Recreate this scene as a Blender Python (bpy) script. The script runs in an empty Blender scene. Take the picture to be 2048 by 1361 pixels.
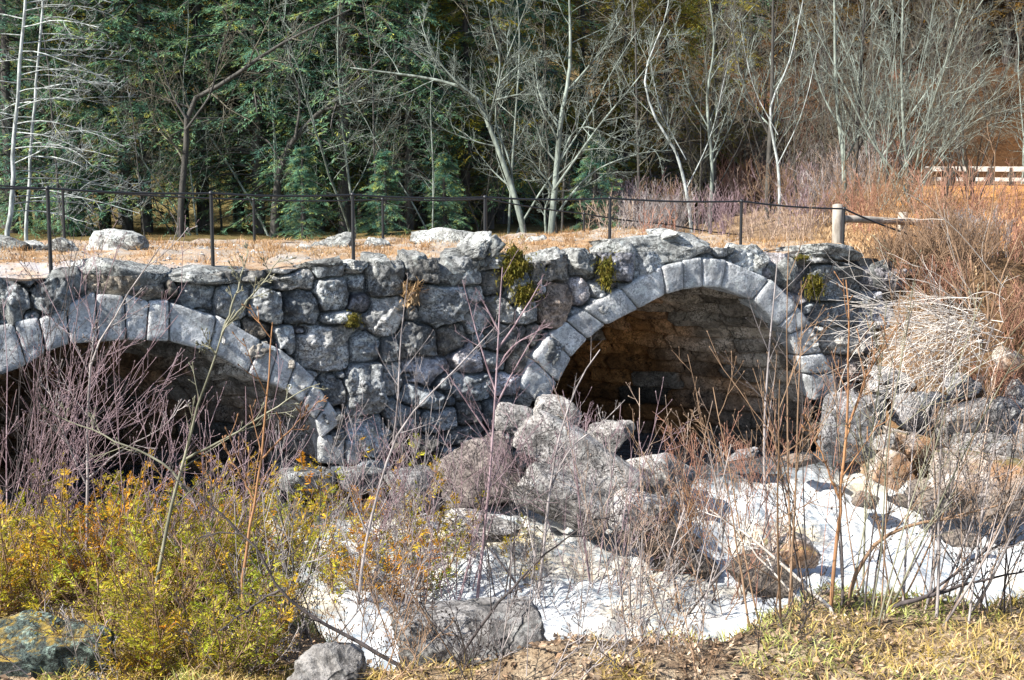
import bpy, math, random
import numpy as np
from mathutils import Vector

rng = np.random.default_rng(11)
random.seed(5)
scene = bpy.context.scene
COL = scene.collection
R = math.radians

# ------------------------------------------------------------------ camera frame
F = 2500.0                                   # focal length in photo pixels (photo 2048 x 1361)
CAM = np.array([0.0, 0.0, 4.6])
HOR = 390.0
TH = math.atan((680.5 - HOR) / F)
FWD = np.array([0, math.cos(TH), -math.sin(TH)])
UPV = np.array([0, math.sin(TH), math.cos(TH)])


def ray(px, py):
    return np.array([1.0, 0, 0]) * ((px - 1024) / F) + UPV * ((680.5 - py) / F) + FWD


def pt(px, py, Y):
    d = ray(px, py)
    return CAM + d * (Y / d[1])


# bridge frame: origin W0 on the face, u along the face, v into the bridge
W0 = np.array([-6.23, 16.83])
U = np.array([0.9187, 0.395])
V = np.array([-0.395, 0.9187])


def wall_uz(px, py, off=0.0):
    d = ray(px, py)
    n = V
    t = ((W0[0] - CAM[0]) * n[0] + (W0[1] - CAM[1]) * n[1] + off) / (d[0] * n[0] + d[1] * n[1])
    p = CAM + d * t
    return (p[0] - W0[0]) * U[0] + (p[1] - W0[1]) * U[1], p[2]


def uvz(u, v, z):
    u = np.asarray(u, float); v = np.asarray(v, float); z = np.asarray(z, float)
    return np.stack([W0[0] + u * U[0] + v * V[0], W0[1] + u * U[1] + v * V[1], z + 0 * u], -1)


# ------------------------------------------------------------------ noise
def _hash(ix, iy, iz, seed):
    h = (ix.astype(np.int64) * 374761393 + iy.astype(np.int64) * 668265263 + iz.astype(np.int64) * 2147483647 + seed * 974634727) & 0xFFFFFFFF
    h = ((h ^ (h >> 13)) * 1274126177) & 0xFFFFFFFF
    h = ((h ^ (h >> 16)) * 2246822519) & 0xFFFFFFFF
    h = h ^ (h >> 15)
    return (h & 0xFFFFFF) / float(0xFFFFFF)


def vnoise(p, seed=0):
    i = np.floor(p).astype(np.int64)
    f = p - i
    w = f * f * (3 - 2 * f)
    r = 0
    for dx in (0, 1):
        for dy in (0, 1):
            for dz in (0, 1):
                k = (w[:, 0] if dx else 1 - w[:, 0]) * (w[:, 1] if dy else 1 - w[:, 1]) * (w[:, 2] if dz else 1 - w[:, 2])
                r = r + k * _hash(i[:, 0] + dx, i[:, 1] + dy, i[:, 2] + dz, seed)
    return r * 2 - 1


def fbm(p, octv=3, seed=0, gain=0.5):
    a = 1.0; s = 0; q = p
    for o in range(octv):
        s = s + a * vnoise(q, seed + o * 17)
        q = q * 2.03 + 3.7; a *= gain
    return s


def sst(a, b, x):
    t = np.clip((x - a) / (b - a), 0, 1)
    return t * t * (3 - 2 * t)


def n2(x, y, s, seed=0, octv=3):
    p = np.stack([np.ravel(x) * s, np.ravel(y) * s, np.zeros(np.size(x))], -1)
    return fbm(p, octv, seed).reshape(np.shape(x))


# ------------------------------------------------------------------ terrain
def terrain(x, y):
    x = np.asarray(x, float); y = np.asarray(y, float)
    u = (x - W0[0]) * U[0] + (y - W0[1]) * U[1]
    v = (x - W0[0]) * V[0] + (y - W0[1]) * V[1]
    ratio = x / np.maximum(y, 1)
    mf = sst(.12, .30, ratio)
    land = 3.52 + mf * np.clip(y - 25, 0, 22) * .072 + .10 * n2(x, y, .35, 3)
    hill = np.clip(y - 49, 0, None)
    land = land + .37 * hill * sst(0, 14, hill) + .5 * n2(x, y, .12, 5) * sst(0, 10, hill)
    uc = 5.35 - .06 * np.clip(v, 0, None) ** 2
    ch = 1 - sst(7.3, 9.3, np.abs(u - uc))
    ups = land * (1 - ch) + (-.8) * ch
    # downstream: near bank, right bank, river bed
    lf = sst(-.3, -1.9, x)                    # the bank is a broader bench on the left
    foot = 9.2 + 3.8 * lf
    y0_ = 4.42 + .70 * sst(.75, 1.45, x)
    d = np.clip((y - y0_) / (foot - y0_), 0, 1)
    prof = d ** (1.05 + .75 * lf)
    nb = 2.93 - 4.2 * (prof * prof * (3 - 2 * prof) * .5 + prof * .5)
    nb = nb + (.055 * n2(x, y, 1.1, 9) + .035 * n2(x, y, 5, 10)) * sst(16, 3, y)
    nb = nb - .10 * sst(.3, -.2, x) * sst(9, 4, y)
    # bank lip at the right ends close to the camera
    rb = -1.1 + 4.65 * sst(19.2, 23.6, y + .4 * n2(x, y, .7, 12)) * sst(4.9, 7.4, x) + .12 * n2(x, y, 1.3, 13)
    lb = -1.1 + 4.6 * sst(-2.2, -4.5, u)
    dn = np.maximum(np.maximum(nb, rb), np.maximum(lb, -1.1 + 0 * x))
    w = sst(-.5, .3, v)
    return dn * (1 - w) + ups * w


def tz(x, y):
    return float(terrain(np.array([x]), np.array([y]))[0])


def gp(px, py, y0=3.2, y1=90.0):
    """first point of the ground seen at a pixel"""
    d = ray(px, py)
    ys = np.concatenate([np.arange(y0, 14, .02), np.arange(14, y1, .1)])
    P = CAM + d[None] * (ys / d[1])[:, None]
    h = terrain(P[:, 0], P[:, 1])
    k = np.nonzero(P[:, 2] <= h)[0]
    if len(k) == 0:
        return np.array([P[-1, 0], P[-1, 1], h[-1]])
    k = k[0]
    return np.array([P[k, 0], P[k, 1], h[k]])


# ------------------------------------------------------------------ mesh helpers
class MB:
    def __init__(s):
        s.v = []; s.q = []; s.t = []; s.c = []; s.n = 0

    def add(s, v, q=None, t=None, col=1.0):
        v = np.asarray(v, float).reshape(-1, 3)
        s.v.append(v)
        if q is not None and len(q): s.q.append(np.asarray(q, np.int64) + s.n)
        if t is not None and len(t): s.t.append(np.asarray(t, np.int64) + s.n)
        c = np.asarray(col, float)
        if c.ndim == 0: c = np.full((len(v), 3), float(c))
        elif c.ndim == 1: c = np.tile(c, (len(v), 1)) if len(c) == 3 and len(v) != 3 else np.repeat(c[:, None], 3, 1)
        s.c.append(c)
        s.n += len(v)

    def build(s, name, mat, parent=None, smooth=True, origin=None):
        v = np.concatenate(s.v); c = np.concatenate(s.c)
        if origin is not None: v = v - np.asarray(origin)
        q = np.concatenate(s.q) if s.q else np.zeros((0, 4), np.int64)
        t = np.concatenate(s.t) if s.t else np.zeros((0, 3), np.int64)
        me = bpy.data.meshes.new(name)
        me.vertices.add(len(v)); me.vertices.foreach_set('co', v.astype(np.float32).ravel())
        nl = q.size + t.size
        me.loops.add(nl); me.loops.foreach_set('vertex_index', np.concatenate([q.ravel(), t.ravel()]).astype(np.int32))
        me.polygons.add(len(q) + len(t))
        ls = np.concatenate([np.arange(len(q)) * 4, q.size + np.arange(len(t)) * 3]).astype(np.int32)
        me.polygons.foreach_set('loop_start', ls)
        me.polygons.foreach_set('use_smooth', np.full(len(q) + len(t), smooth))
        me.update(calc_edges=True)
        at = me.color_attributes.new('tint', 'FLOAT_COLOR', 'POINT')
        at.data.foreach_set('color', np.concatenate([c, np.ones((len(c), 1))], 1).astype(np.float32).ravel())
        me.materials.append(mat)
        o = bpy.data.objects.new(name, me); COL.objects.link(o)
        if parent is not None: o.parent = parent
        if origin is not None: o.location = origin
        return o


def empty(name, loc=(0, 0, 0)):
    o = bpy.data.objects.new(name, None); COL.objects.link(o); o.location = loc
    o.empty_display_size = .2
    return o


def tag(o, label=None, cat=None, group=None, kind=None):
    if label: o['label'] = label
    if cat: o['category'] = cat
    if group: o['group'] = group
    if kind: o['kind'] = kind
    return o


def copy_tree(o):
    c = o.copy(); COL.objects.link(c)
    for ch in list(o.children):
        d = ch.copy(); COL.objects.link(d); d.parent = c
    return c


def tubes(mb, P, Rd, k=4, col=1.0, cap=False):
    """P (N,m,3), Rd (N,m)"""
    N, m, _ = P.shape
    T = np.gradient(P, axis=1)
    T /= np.linalg.norm(T, axis=2, keepdims=True) + 1e-9
    ref = np.where(np.abs(T[:, :1, 2:3]) > .75, np.array([1., .15, 0]), np.array([.1, .2, 1.]))
    a = np.cross(T, np.broadcast_to(ref, T.shape)); a /= np.linalg.norm(a, axis=2, keepdims=True) + 1e-9
    b = np.cross(T, a)
    th = np.arange(k) * 2 * math.pi / k
    v = P[:, :, None, :] + Rd[:, :, None, None] * (a[:, :, None, :] * np.cos(th)[None, None, :, None] + b[:, :, None, :] * np.sin(th)[None, None, :, None])
    idx = np.arange(N * m * k).reshape(N, m, k)
    i0 = idx[:, :-1, :]; i1 = idx[:, 1:, :]
    q = np.stack([i0, np.roll(i0, -1, 2), np.roll(i1, -1, 2), i1], -1).reshape(-1, 4)
    c = np.asarray(col, float)
    if c.ndim == 1 and len(c) == N: c = np.repeat(np.repeat(c, m * k)[:, None], 3, 1)
    elif c.ndim == 2 and len(c) == N: c = np.repeat(c, m * k, axis=0)
    mb.add(v.reshape(-1, 3), q, None, c)


def resample(pts, m):
    pts = np.asarray(pts, float)
    # catmull-rom densify then even spacing
    P = np.vstack([2 * pts[0] - pts[1], pts, 2 * pts[-1] - pts[-2]])
    out = []
    for i in range(1, len(P) - 2):
        for t in np.linspace(0, 1, 9)[:-1]:
            a, b, c, d = P[i - 1], P[i], P[i + 1], P[i + 2]
            out.append(.5 * (2 * b + (c - a) * t + (2 * a - 5 * b + 4 * c - d) * t * t + (3 * b - a - 3 * c + d) * t ** 3))
    out.append(pts[-1]); out = np.array(out)
    s = np.concatenate([[0], np.cumsum(np.linalg.norm(np.diff(out, axis=0), axis=1))])
    g = np.linspace(0, s[-1], m)
    return np.stack([np.interp(g, s, out[:, j]) for j in range(3)], -1)


def unit(a):
    return a / (np.linalg.norm(a, axis=-1, keepdims=True) + 1e-9)


def grow(P, Rd, n, t=(.25, .97), ang=(30, 60), lr=(.3, .5), up=.3, wig=.08, m=5, rs=.6, rmin=.003, taper=.6, bias=None):
    N, k, _ = P.shape
    tt = t[0] + (t[1] - t[0]) * ((np.arange(n)[None, :] + rng.uniform(0, 1, (N, n))) / n)
    idx = np.repeat(np.arange(N), n); tt = tt.ravel()
    fi = tt * (k - 1); i0 = np.minimum(fi.astype(int), k - 2); f = (fi - i0)[:, None]
    st = P[idx, i0] * (1 - f) + P[idx, i0 + 1] * f
    T = unit(P[idx, i0 + 1] - P[idx, i0])
    r0 = Rd[idx, i0] * (1 - f[:, 0]) + Rd[idx, i0 + 1] * f[:, 0]
    ln = np.linalg.norm(np.diff(P, axis=1), axis=2).sum(1)[idx]
    ref = unit(rng.normal(size=(len(idx), 3)))
    if bias is not None: ref = unit(ref + np.asarray(bias))
    perp = unit(ref - T * (ref * T).sum(1, keepdims=True))
    a = np.radians(rng.uniform(ang[0], ang[1], len(idx)))[:, None]
    d = unit(T * np.cos(a) + perp * np.sin(a))
    L = ln * rng.uniform(lr[0], lr[1], len(idx)) * (1.15 - taper * tt)
    out = np.zeros((len(idx), m, 3)); out[:, 0] = st
    p = st.copy()
    for j in range(1, m):
        d = unit(d + np.array([0, 0, up / m]) + wig * rng.normal(size=d.shape))
        p = p + d * (L / (m - 1))[:, None]
        out[:, j] = p
    ra = np.maximum(r0 * rs, rmin)
    rad = ra[:, None] + (rmin * .55 - ra)[:, None] * np.linspace(0, 1, m)[None] ** .8
    return out, rad


# ------------------------------------------------------------------ materials
def new_mat(name):
    m = bpy.data.materials.new(name); m.use_nodes = True
    nt = m.node_tree; nt.nodes.clear()
    out = nt.nodes.new('ShaderNodeOutputMaterial')
    b = nt.nodes.new('ShaderNodeBsdfPrincipled')
    nt.links.new(b.outputs[0], out.inputs[0])
    return m, nt, b, out


class NT:
    def __init__(s, nt): s.nt = nt

    def n(s, typ, **kw):
        o = s.nt.nodes.new(typ)
        for k, v in kw.items(): setattr(o, k, v)
        return o

    def link(s, a, b): s.nt.links.new(a, b)

    def coord(s):
        return s.n('ShaderNodeTexCoord').outputs['Object']

    def noise(s, vec, scale, detail=4, rough=.55, dist=0.0):
        o = s.n('ShaderNodeTexNoise'); o.inputs['Scale'].default_value = scale
        o.inputs['Detail'].default_value = detail; o.inputs['Roughness'].default_value = rough
        o.inputs['Distortion'].default_value = dist
        if vec is not None: s.link(vec, o.inputs['Vector'])
        return o.outputs[0]

    def voro(s, vec, scale, feat='F1'):
        o = s.n('ShaderNodeTexVoronoi'); o.feature = feat; o.inputs['Scale'].default_value = scale
        s.link(vec, o.inputs['Vector'])
        return o.outputs['Distance']

    def ramp(s, fac, a, b, c0=(0, 0, 0), c1=(1, 1, 1)):
        o = s.n('ShaderNodeValToRGB'); e = o.color_ramp.elements
        e[0].position = a; e[1].position = b
        e[0].color = (*c0, 1); e[1].color = (*c1, 1)
        s.link(fac, o.inputs[0]); return o.outputs[0]

    def mix(s, fac, a, b, mode='MIX'):
        o = s.n('ShaderNodeMix'); o.data_type = 'RGBA'; o.blend_type = mode
        for inp, val in ((o.inputs[0], fac), (o.inputs[6], a), (o.inputs[7], b)):
            if hasattr(val, 'is_linked') or hasattr(val, 'links'): s.link(val, inp)
            elif isinstance(val, (int, float)): inp.default_value = val
            else: inp.default_value = (*val, 1)
        return o.outputs[2]

    def math(s, op, a, b=0.0):
        o = s.n('ShaderNodeMath'); o.operation = op
        for inp, val in ((o.inputs[0], a), (o.inputs[1], b)):
            if hasattr(val, 'links'): s.link(val, inp)
            else: inp.default_value = val
        return o.outputs[0]

    def bump(s, h, strength=.4, dist=.02, nrm=None):
        o = s.n('ShaderNodeBump'); o.inputs['Strength'].default_value = strength
        o.inputs['Distance'].default_value = dist
        s.link(h, o.inputs['Height'])
        if nrm is not None: s.link(nrm, o.inputs['Normal'])
        return o.outputs[0]

    def tint(s):
        o = s.n('ShaderNodeVertexColor'); o.layer_name = 'tint'; return o.outputs[0]


def stone_mat(name, dark=(.13, .135, .14), light=(.33, .345, .36), lichen=(.58, .60, .58), lich=.55, stain=(.05, .05, .052),
              stn=.5, rust=None, rst=.5, moss=None, mst=.5, bump=.7, scale=1.0, crack=.7):
    m, nt, b, out = new_mat(name); g = NT(nt)
    co = g.coord()
    n1 = g.noise(co, 1.7 * scale, 7, .65, .6)
    n2_ = g.noise(co, 6.5 * scale, 8, .75, .5)
    n3 = g.noise(co, 26 * scale, 5, .75)
    n4 = g.noise(co, 4.5 * scale, 6, .7, .9)
    zone = g.ramp(g.noise(co, 2.6 * scale, 4, .6, .5), .40, .60)
    c = g.mix(g.ramp(n1, .36, .64), dark, light)
    c = g.mix(g.math('MULTIPLY', g.ramp(n2_, .50, .66), .7), c, tuple(min(.75, x * 1.5) for x in light))
    c = g.mix(g.math('MULTIPLY', g.ramp(n2_, .49, .34), .75), c, tuple(x * .6 for x in dark))
    c = g.mix(g.math('MULTIPLY', g.math('MULTIPLY', g.ramp(n3, .50, .68), zone), .75), c, stain)
    c = g.mix(g.math('MULTIPLY', g.math('MULTIPLY', g.ramp(n3, .50, .34), g.math('SUBTRACT', 1.0, zone)), .65), c, tuple(min(.75, x * 1.7) for x in light))
    lm = g.math('MULTIPLY', g.ramp(n4, .53, .60), g.ramp(g.noise(co, 21 * scale, 6, .75), .42, .60))
    c = g.mix(g.math('MULTIPLY', lm, lich), c, lichen)
    sm = g.math('MULTIPLY', g.ramp(g.noise(co, 2.9 * scale, 7, .75, .8), .53, .66), stn)
    c = g.mix(sm, c, stain)
    wv = g.n('ShaderNodeVectorMath'); wv.operation = 'ADD'
    nn = g.n('ShaderNodeTexNoise'); nn.inputs['Scale'].default_value = 3.0 * scale; nn.inputs['Detail'].default_value = 4; g.link(co, nn.inputs['Vector'])
    g.link(co, wv.inputs[0]); g.link(nn.outputs['Color'], wv.inputs[1])
    vd = g.voro(wv.outputs[0], 1.6 * scale, 'DISTANCE_TO_EDGE')
    crk = g.ramp(vd, .004, .022, (1, 1, 1), (0, 0, 0))
    c = g.mix(g.math('MULTIPLY', crk, crack), c, (.02, .02, .02))
    if rust is not None:
        c = g.mix(g.math('MULTIPLY', g.ramp(g.noise(co, 1.3 * scale, 4, .6), .46, .60), rst), c, rust)
    if moss is not None:
        geo = g.n('ShaderNodeNewGeometry'); sx = g.n('ShaderNodeSeparateXYZ'); g.link(geo.outputs['Normal'], sx.inputs[0])
        mm = g.math('MULTIPLY', g.ramp(sx.outputs[2], .55, .85), g.ramp(g.noise(co, 2.6 * scale, 7, .75, .5), .48, .58))
        c = g.mix(g.math('MULTIPLY', mm, mst), c, moss)
    c = g.mix(1.0, c, g.tint(), 'MULTIPLY')
    g.link(c, b.inputs['Base Color'])
    b.inputs['Roughness'].default_value = .9
    b.inputs['Specular IOR Level'].default_value = .25
    h = g.math('ADD', g.math('MULTIPLY', n2_, .9), g.math('MULTIPLY', n3, .5))
    h = g.math('ADD', h, g.math('MULTIPLY', n4, .9))
    h = g.math('SUBTRACT', h, g.math('MULTIPLY', crk, crack * .8))
    g.link(g.bump(h, bump, .05), b.inputs['Normal'])
    return m


def bark_mat(name, a, bcol, scale=9.0, rough=.85, bump=.4):
    m, nt, b, out = new_mat(name); g = NT(nt)
    co = g.coord()
    mp = g.n('ShaderNodeMapping'); mp.inputs['Scale'].default_value = (1, 1, .3); g.link(co, mp.inputs[0])
    n = g.noise(mp.outputs[0], scale, 5, .65, .3)
    c = g.mix(g.ramp(n, .35, .65), a, bcol)
    c = g.mix(1.0, c, g.tint(), 'MULTIPLY')
    g.link(c, b.inputs['Base Color']); b.inputs['Roughness'].default_value = rough
    b.inputs['Specular IOR Level'].default_value = .3
    if bump: g.link(g.bump(n, bump, .02), b.inputs['Normal'])
    return m


def leaf_mat(name, a, bcol, c2, scale=.8, trans=.35):
    m, nt, b, out = new_mat(name); g = NT(nt)
    co = g.coord()
    n = g.noise(co, scale, 4, .6)
    n_ = g.noise(co, scale * 5, 3, .6)
    c = g.mix(g.ramp(n, .38, .62), a, bcol)
    c = g.mix(g.ramp(n_, .5, .7), c, c2)
    c = g.mix(1.0, c, g.tint(), 'MULTIPLY')
    g.link(c, b.inputs['Base Color']); b.inputs['Roughness'].default_value = .6
    b.inputs['Specular IOR Level'].default_value = .25
    tr = g.n('ShaderNodeBsdfTranslucent'); g.link(c, tr.inputs[0])
    mx = g.n('ShaderNodeMixShader'); mx.inputs[0].default_value = trans
    g.link(b.outputs[0], mx.inputs[1]); g.link(tr.outputs[0], mx.inputs[2]); g.link(mx.outputs[0], out.inputs[0])
    return m


M = {}
M['wall'] = stone_mat('granite_wall', dark=(.088, .092, .096), light=(.32, .33, .335), lich=.85, stn=.7, crack=.3)
M['ring'] = stone_mat('granite_ring', dark=(.30, .31, .32), light=(.50, .525, .535), lich=.45, stn=.15, lichen=(.60, .66, .62), crack=.08)
M['coping'] = stone_mat('granite_coping', dark=(.13, .134, .13), light=(.36, .365, .35), lich=.7, stn=.6, lichen=(.6, .65, .62))
M['barrel'] = stone_mat('granite_barrel', dark=(.22, .21, .19), light=(.50, .475, .44), lich=.3, stn=.45)
M['rock'] = stone_mat('granite_boulder', dark=(.14, .13, .125), light=(.42, .40, .385), lich=.6, stn=.6)
M['rockd'] = stone_mat('granite_boulder_dark', dark=(.07, .07, .075), light=(.22, .215, .22), lich=.5, stn=.7)
M['rockr'] = stone_mat('rusty_boulder', dark=(.17, .14, .115), light=(.42, .37, .33), lich=.5, stn=.4, rust=(.30, .155, .07), rst=.75, moss=(.16, .15, .03), mst=.6)
M['rockg'] = stone_mat('lichened_boulder', dark=(.018, .022, .021), light=(.075, .10, .088), lich=.8, stn=.8, lichen=(.36, .48, .41), moss=(.40, .27, .05), mst=.75, scale=3.2)
M['rockw'] = stone_mat('wet_boulder', dark=(.055, .045, .038), light=(.17, .14, .115), lich=.1, stn=.6)
M['iron'], _nt, _b, _o = new_mat('black_iron')
_b.inputs['Base Color'].default_value = (.018, .019, .022, 1); _b.inputs['Roughness'].default_value = .45; _b.inputs['Metallic'].default_value = .3
M['wood'] = bark_mat('weathered_wood', (.19, .165, .14), (.38, .345, .30), 9)
M['wood_dark'] = bark_mat('dark_wood', (.05, .045, .04), (.12, .10, .085), 12)
M['wood_white'] = bark_mat('bleached_wood', (.36, .34, .31), (.58, .56, .52), 5)
M['b_pale'] = bark_mat('pale_bark', (.10, .115, .115), (.52, .56, .55), 8)
M['b_grey'] = bark_mat('grey_green_bark', (.055, .062, .052), (.27, .315, .28), 6)
M['b_thick'] = bark_mat('thicket_bark', (.05, .042, .030), (.19, .18, .135), 7)
M['b_brown'] = bark_mat('brown_bark', (.065, .048, .036), (.15, .11, .08), 7)
M['b_dark'] = bark_mat('dark_bark', (.028, .027, .025), (.085, .08, .072), 7)
M['b_conifer'] = bark_mat('conifer_bark', (.03, .028, .027), (.10, .09, .085), 5)
M['t_mauve'] = bark_mat('mauve_twig', (.11, .068, .078), (.34, .25, .27), 9)
M['t_red'] = bark_mat('reddish_twig', (.22, .10, .065), (.36, .20, .14), 15)
M['t_grey'] = bark_mat('grey_twig', (.085, .07, .07), (.40, .36, .35), 7)
M['t_tan'] = bark_mat('tan_twig', (.19, .125, .09), (.44, .34, .27), 9)
M['t_orange'] = bark_mat('orange_stem', (.13, .07, .04), (.40, .21, .10), 6)
M['t_olive'] = bark_mat('olive_stem', (.06, .06, .04), (.31, .30, .22), 6)
M['t_dark'] = bark_mat('dark_stem', (.028, .024, .024), (.085, .07, .068), 15)
M['t_brown'] = bark_mat('brown_stem', (.14, .085, .05), (.28, .185, .12), 15)
M['t_bleach'] = bark_mat('bleached_cane', (.55, .49, .43), (.80, .74, .68), 15)
M['l_hemlock'] = leaf_mat('hemlock_needles', (.06, .165, .14), (.14, .28, .20), (.36, .38, .09), .55, .45)
M['l_yellow'] = leaf_mat('yellowing_needles', (.17, .18, .035), (.28, .26, .04), (.38, .28, .04), .7, .45)
M['l_rust'] = leaf_mat('rusty_needles', (.13, .085, .02), (.22, .125, .022), (.16, .14, .035), .7)
M['l_shrub'] = leaf_mat('shrub_needles', (.33, .32, .035), (.56, .43, .045), (.50, .28, .04), 3.0, .45)
M['l_moss'] = leaf_mat('fern_moss', (.11, .12, .02), (.30, .25, .04), (.15, .09, .025), 8.0, .4)
M['grass_dry'] = leaf_mat('dry_grass', (.40, .26, .13), (.52, .38, .23), (.32, .18, .085), 1.5, .3)
M['grass_near'] = leaf_mat('bank_grass', (.36, .32, .08), (.52, .46, .20), (.62, .52, .36), 2.5, .4)
M['leaf_dead'] = leaf_mat('dead_leaves', (.26, .16, .09), (.55, .42, .30), (.09, .055, .035), 9.0, .15)


def ground_mat():
    m, nt, b, out = new_mat('earth_and_litter'); g = NT(nt)
    co = g.coord()
    n1 = g.noise(co, .8, 5, .6, .3); n2_ = g.noise(co, 7, 6, .7); n3 = g.noise(co, 40, 4, .7)
    c = g.mix(g.ramp(n1, .4, .6), (.15, .095, .058), (.27, .175, .10))
    c = g.mix(g.math('MULTIPLY', g.ramp(n2_, .45, .6), .8), c, (.38, .275, .175))
    c = g.mix(g.math('MULTIPLY', g.ramp(n3, .52, .60), .85), c, (.06, .04, .028))
    c = g.mix(1.0, c, g.tint(), 'MULTIPLY')
    g.link(c, b.inputs['Base Color']); b.inputs['Roughness'].default_value = 1
    b.inputs['Specular IOR Level'].default_value = .1
    g.link(g.bump(g.math('ADD', n2_, g.math('MULTIPLY', n3, .6)), .8, .05), b.inputs['Normal'])
    return m


def deck_mat():
    m, nt, b, out = new_mat('gravel_and_dry_turf'); g = NT(nt)
    co = g.coord()
    n1 = g.noise(co, .9, 5, .65, .3); n2_ = g.noise(co, 9, 6, .7); n3 = g.noise(co, 55, 4, .7)
    c = g.mix(g.ramp(n1, .42, .58), (.33, .30, .27), (.34, .21, .115))
    c = g.mix(g.math('MULTIPLY', g.ramp(n2_, .45, .6), .7), c, (.42, .32, .22))
    c = g.mix(g.math('MULTIPLY', g.ramp(n3, .54, .62), .7), c, (.16, .09, .05))
    c = g.mix(1.0, c, g.tint(), 'MULTIPLY')
    g.link(c, b.inputs['Base Color']); b.inputs['Roughness'].default_value = 1
    b.inputs['Specular IOR Level'].default_value = .1
    g.link(g.bump(g.math('ADD', n2_, n3), .7, .04), b.inputs['Normal'])
    return m


def water_mat():
    m, nt, b, out = new_mat('white_water'); g = NT(nt)
    co = g.coord()
    mp = g.n('ShaderNodeMapping'); mp.inputs['Rotation'].default_value = (0, 0, R(-32)); mp.inputs['Scale'].default_value = (.42, 2.1, 1.0)
    g.link(co, mp.inputs[0]); q = mp.outputs[0]
    n1 = g.noise(q, 1.6, 7, .7, 1.0); n2_ = g.noise(q, 7, 8, .72, .3); n3 = g.noise(co, 30, 4, .7)
    t = g.n('ShaderNodeSeparateColor'); g.link(g.tint(), t.inputs[0])
    f = g.math('ADD', g.math('MULTIPLY', n1, .75), g.math('MULTIPLY', n2_, .55))
    f = g.math('ADD', f, g.math('SUBTRACT', t.outputs[0], 1.0))
    mask = g.ramp(f, .47, .72)
    foam = g.mix(g.ramp(g.noise(co, .55, 3, .5), .5, .68), (.50, .515, .53), (.53, .45, .31))
    foam = g.mix(g.math('MULTIPLY', g.ramp(n2_, .55, .41), .85), foam, (.23, .28, .32))
    dark = g.mix(g.ramp(n2_, .4, .6), (.03, .034, .038), (.13, .145, .16))
    g.link(g.mix(mask, dark, foam), b.inputs['Base Color'])
    g.link(g.ramp(mask, 0, 1, (.12,) * 3, (.75,) * 3), b.inputs['Roughness'])
    h = g.math('ADD', g.math('MULTIPLY', n2_, 1.0), g.math('MULTIPLY', n3, .35))
    g.link(g.bump(h, .6, .06), b.inputs['Normal'])
    return m


M['ground'] = ground_mat(); M['deck'] = deck_mat(); M['water'] = water_mat()

# ------------------------------------------------------------------ the setting: ground and river


def axis_lines(lo, hi, f0, f1, fine, gr):
    a = list(np.arange(f0, f1 + 1e-6, fine))
    s = fine; x = f1
    while x < hi: s *= gr; x += s; a.append(x)
    s = fine; x = f0
    while x > lo: s *= gr; x -= s; a.insert(0, x)
    return np.array(a)


xs = axis_lines(-110, 110, -5, 9, .09, 1.06)
ys = [-6.0, -4, -2, 0, 1, 2, 3]
while ys[-1] < 185: ys.append(ys[-1] + max(.05, ys[-1] * .0105))
ys = np.array(ys)
GX, GY = np.meshgrid(xs, ys)
GZ = terrain(GX, GY)
idx = np.arange(GX.size).reshape(GX.shape)
gq = np.stack([idx[:-1, :-1], idx[:-1, 1:], idx[1:, 1:], idx[1:, :-1]], -1).reshape(-1, 4)
gc = np.ones(GX.shape + (3,))
near = sst(13, 8, GY)
gcol = n2(GX, GY, .9, 31)
gc = np.where(near[..., None] > .5, np.where((gcol > .12)[..., None], np.array([1.1, 1.2, .6]), np.array([.95, 1.05, 1.15])), gc)
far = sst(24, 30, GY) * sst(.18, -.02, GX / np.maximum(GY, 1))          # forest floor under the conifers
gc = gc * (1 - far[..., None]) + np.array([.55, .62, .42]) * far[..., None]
hl = sst(47, 52, GY) * sst(.02, .14, GX / np.maximum(GY, 1))
patch = sst(.15, .5, n2(GX, GY, .07, 33))
hc = np.array([.26, .18, .115]) * (1 - patch[..., None]) + np.array([1.0, .62, .36]) * patch[..., None]
gc = gc * (1 - hl[..., None]) + hc * hl[..., None]
mead = sst(23, 26, GY) * sst(47, 43, GY) * sst(.24, .33, GX / np.maximum(GY, 1))
gc = gc * (1 - mead[..., None]) + np.array([2.0, 1.45, .85]) * mead[..., None]
bankr = sst(17, 19, GY) * sst(26, 24, GY) * sst(4.5, 6, GX)
gc = gc * (1 - bankr[..., None]) + np.array([.62, .56, .50]) * bankr[..., None]
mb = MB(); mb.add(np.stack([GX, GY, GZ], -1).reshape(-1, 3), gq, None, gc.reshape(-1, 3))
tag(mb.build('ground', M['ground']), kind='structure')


def water_z(x, y):
    u = (x - W0[0]) * U[0] + (y - W0[1]) * U[1]
    v = (x - W0[0]) * V[0] + (y - W0[1]) * V[1]
    z = .02 - .30 * sst(-.6, -1.8, v) - .42 * sst(-2.2, -3.6, v + .5 * n2(x, y, .5, 41)) - .25 * sst(-4, -7, v)
    amp = .02 + .10 * sst(-.2, -1.2, v)
    z = z + amp * (1.15 * n2(x * .8 + y * .4, y * 1.4 - x * .7, 1.1, 42, 4) + .75 * np.abs(n2(x, y, 3.2, 43, 4)) + .18 * np.abs(n2(x, y, 9.5, 45, 3)))
    return z


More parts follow.
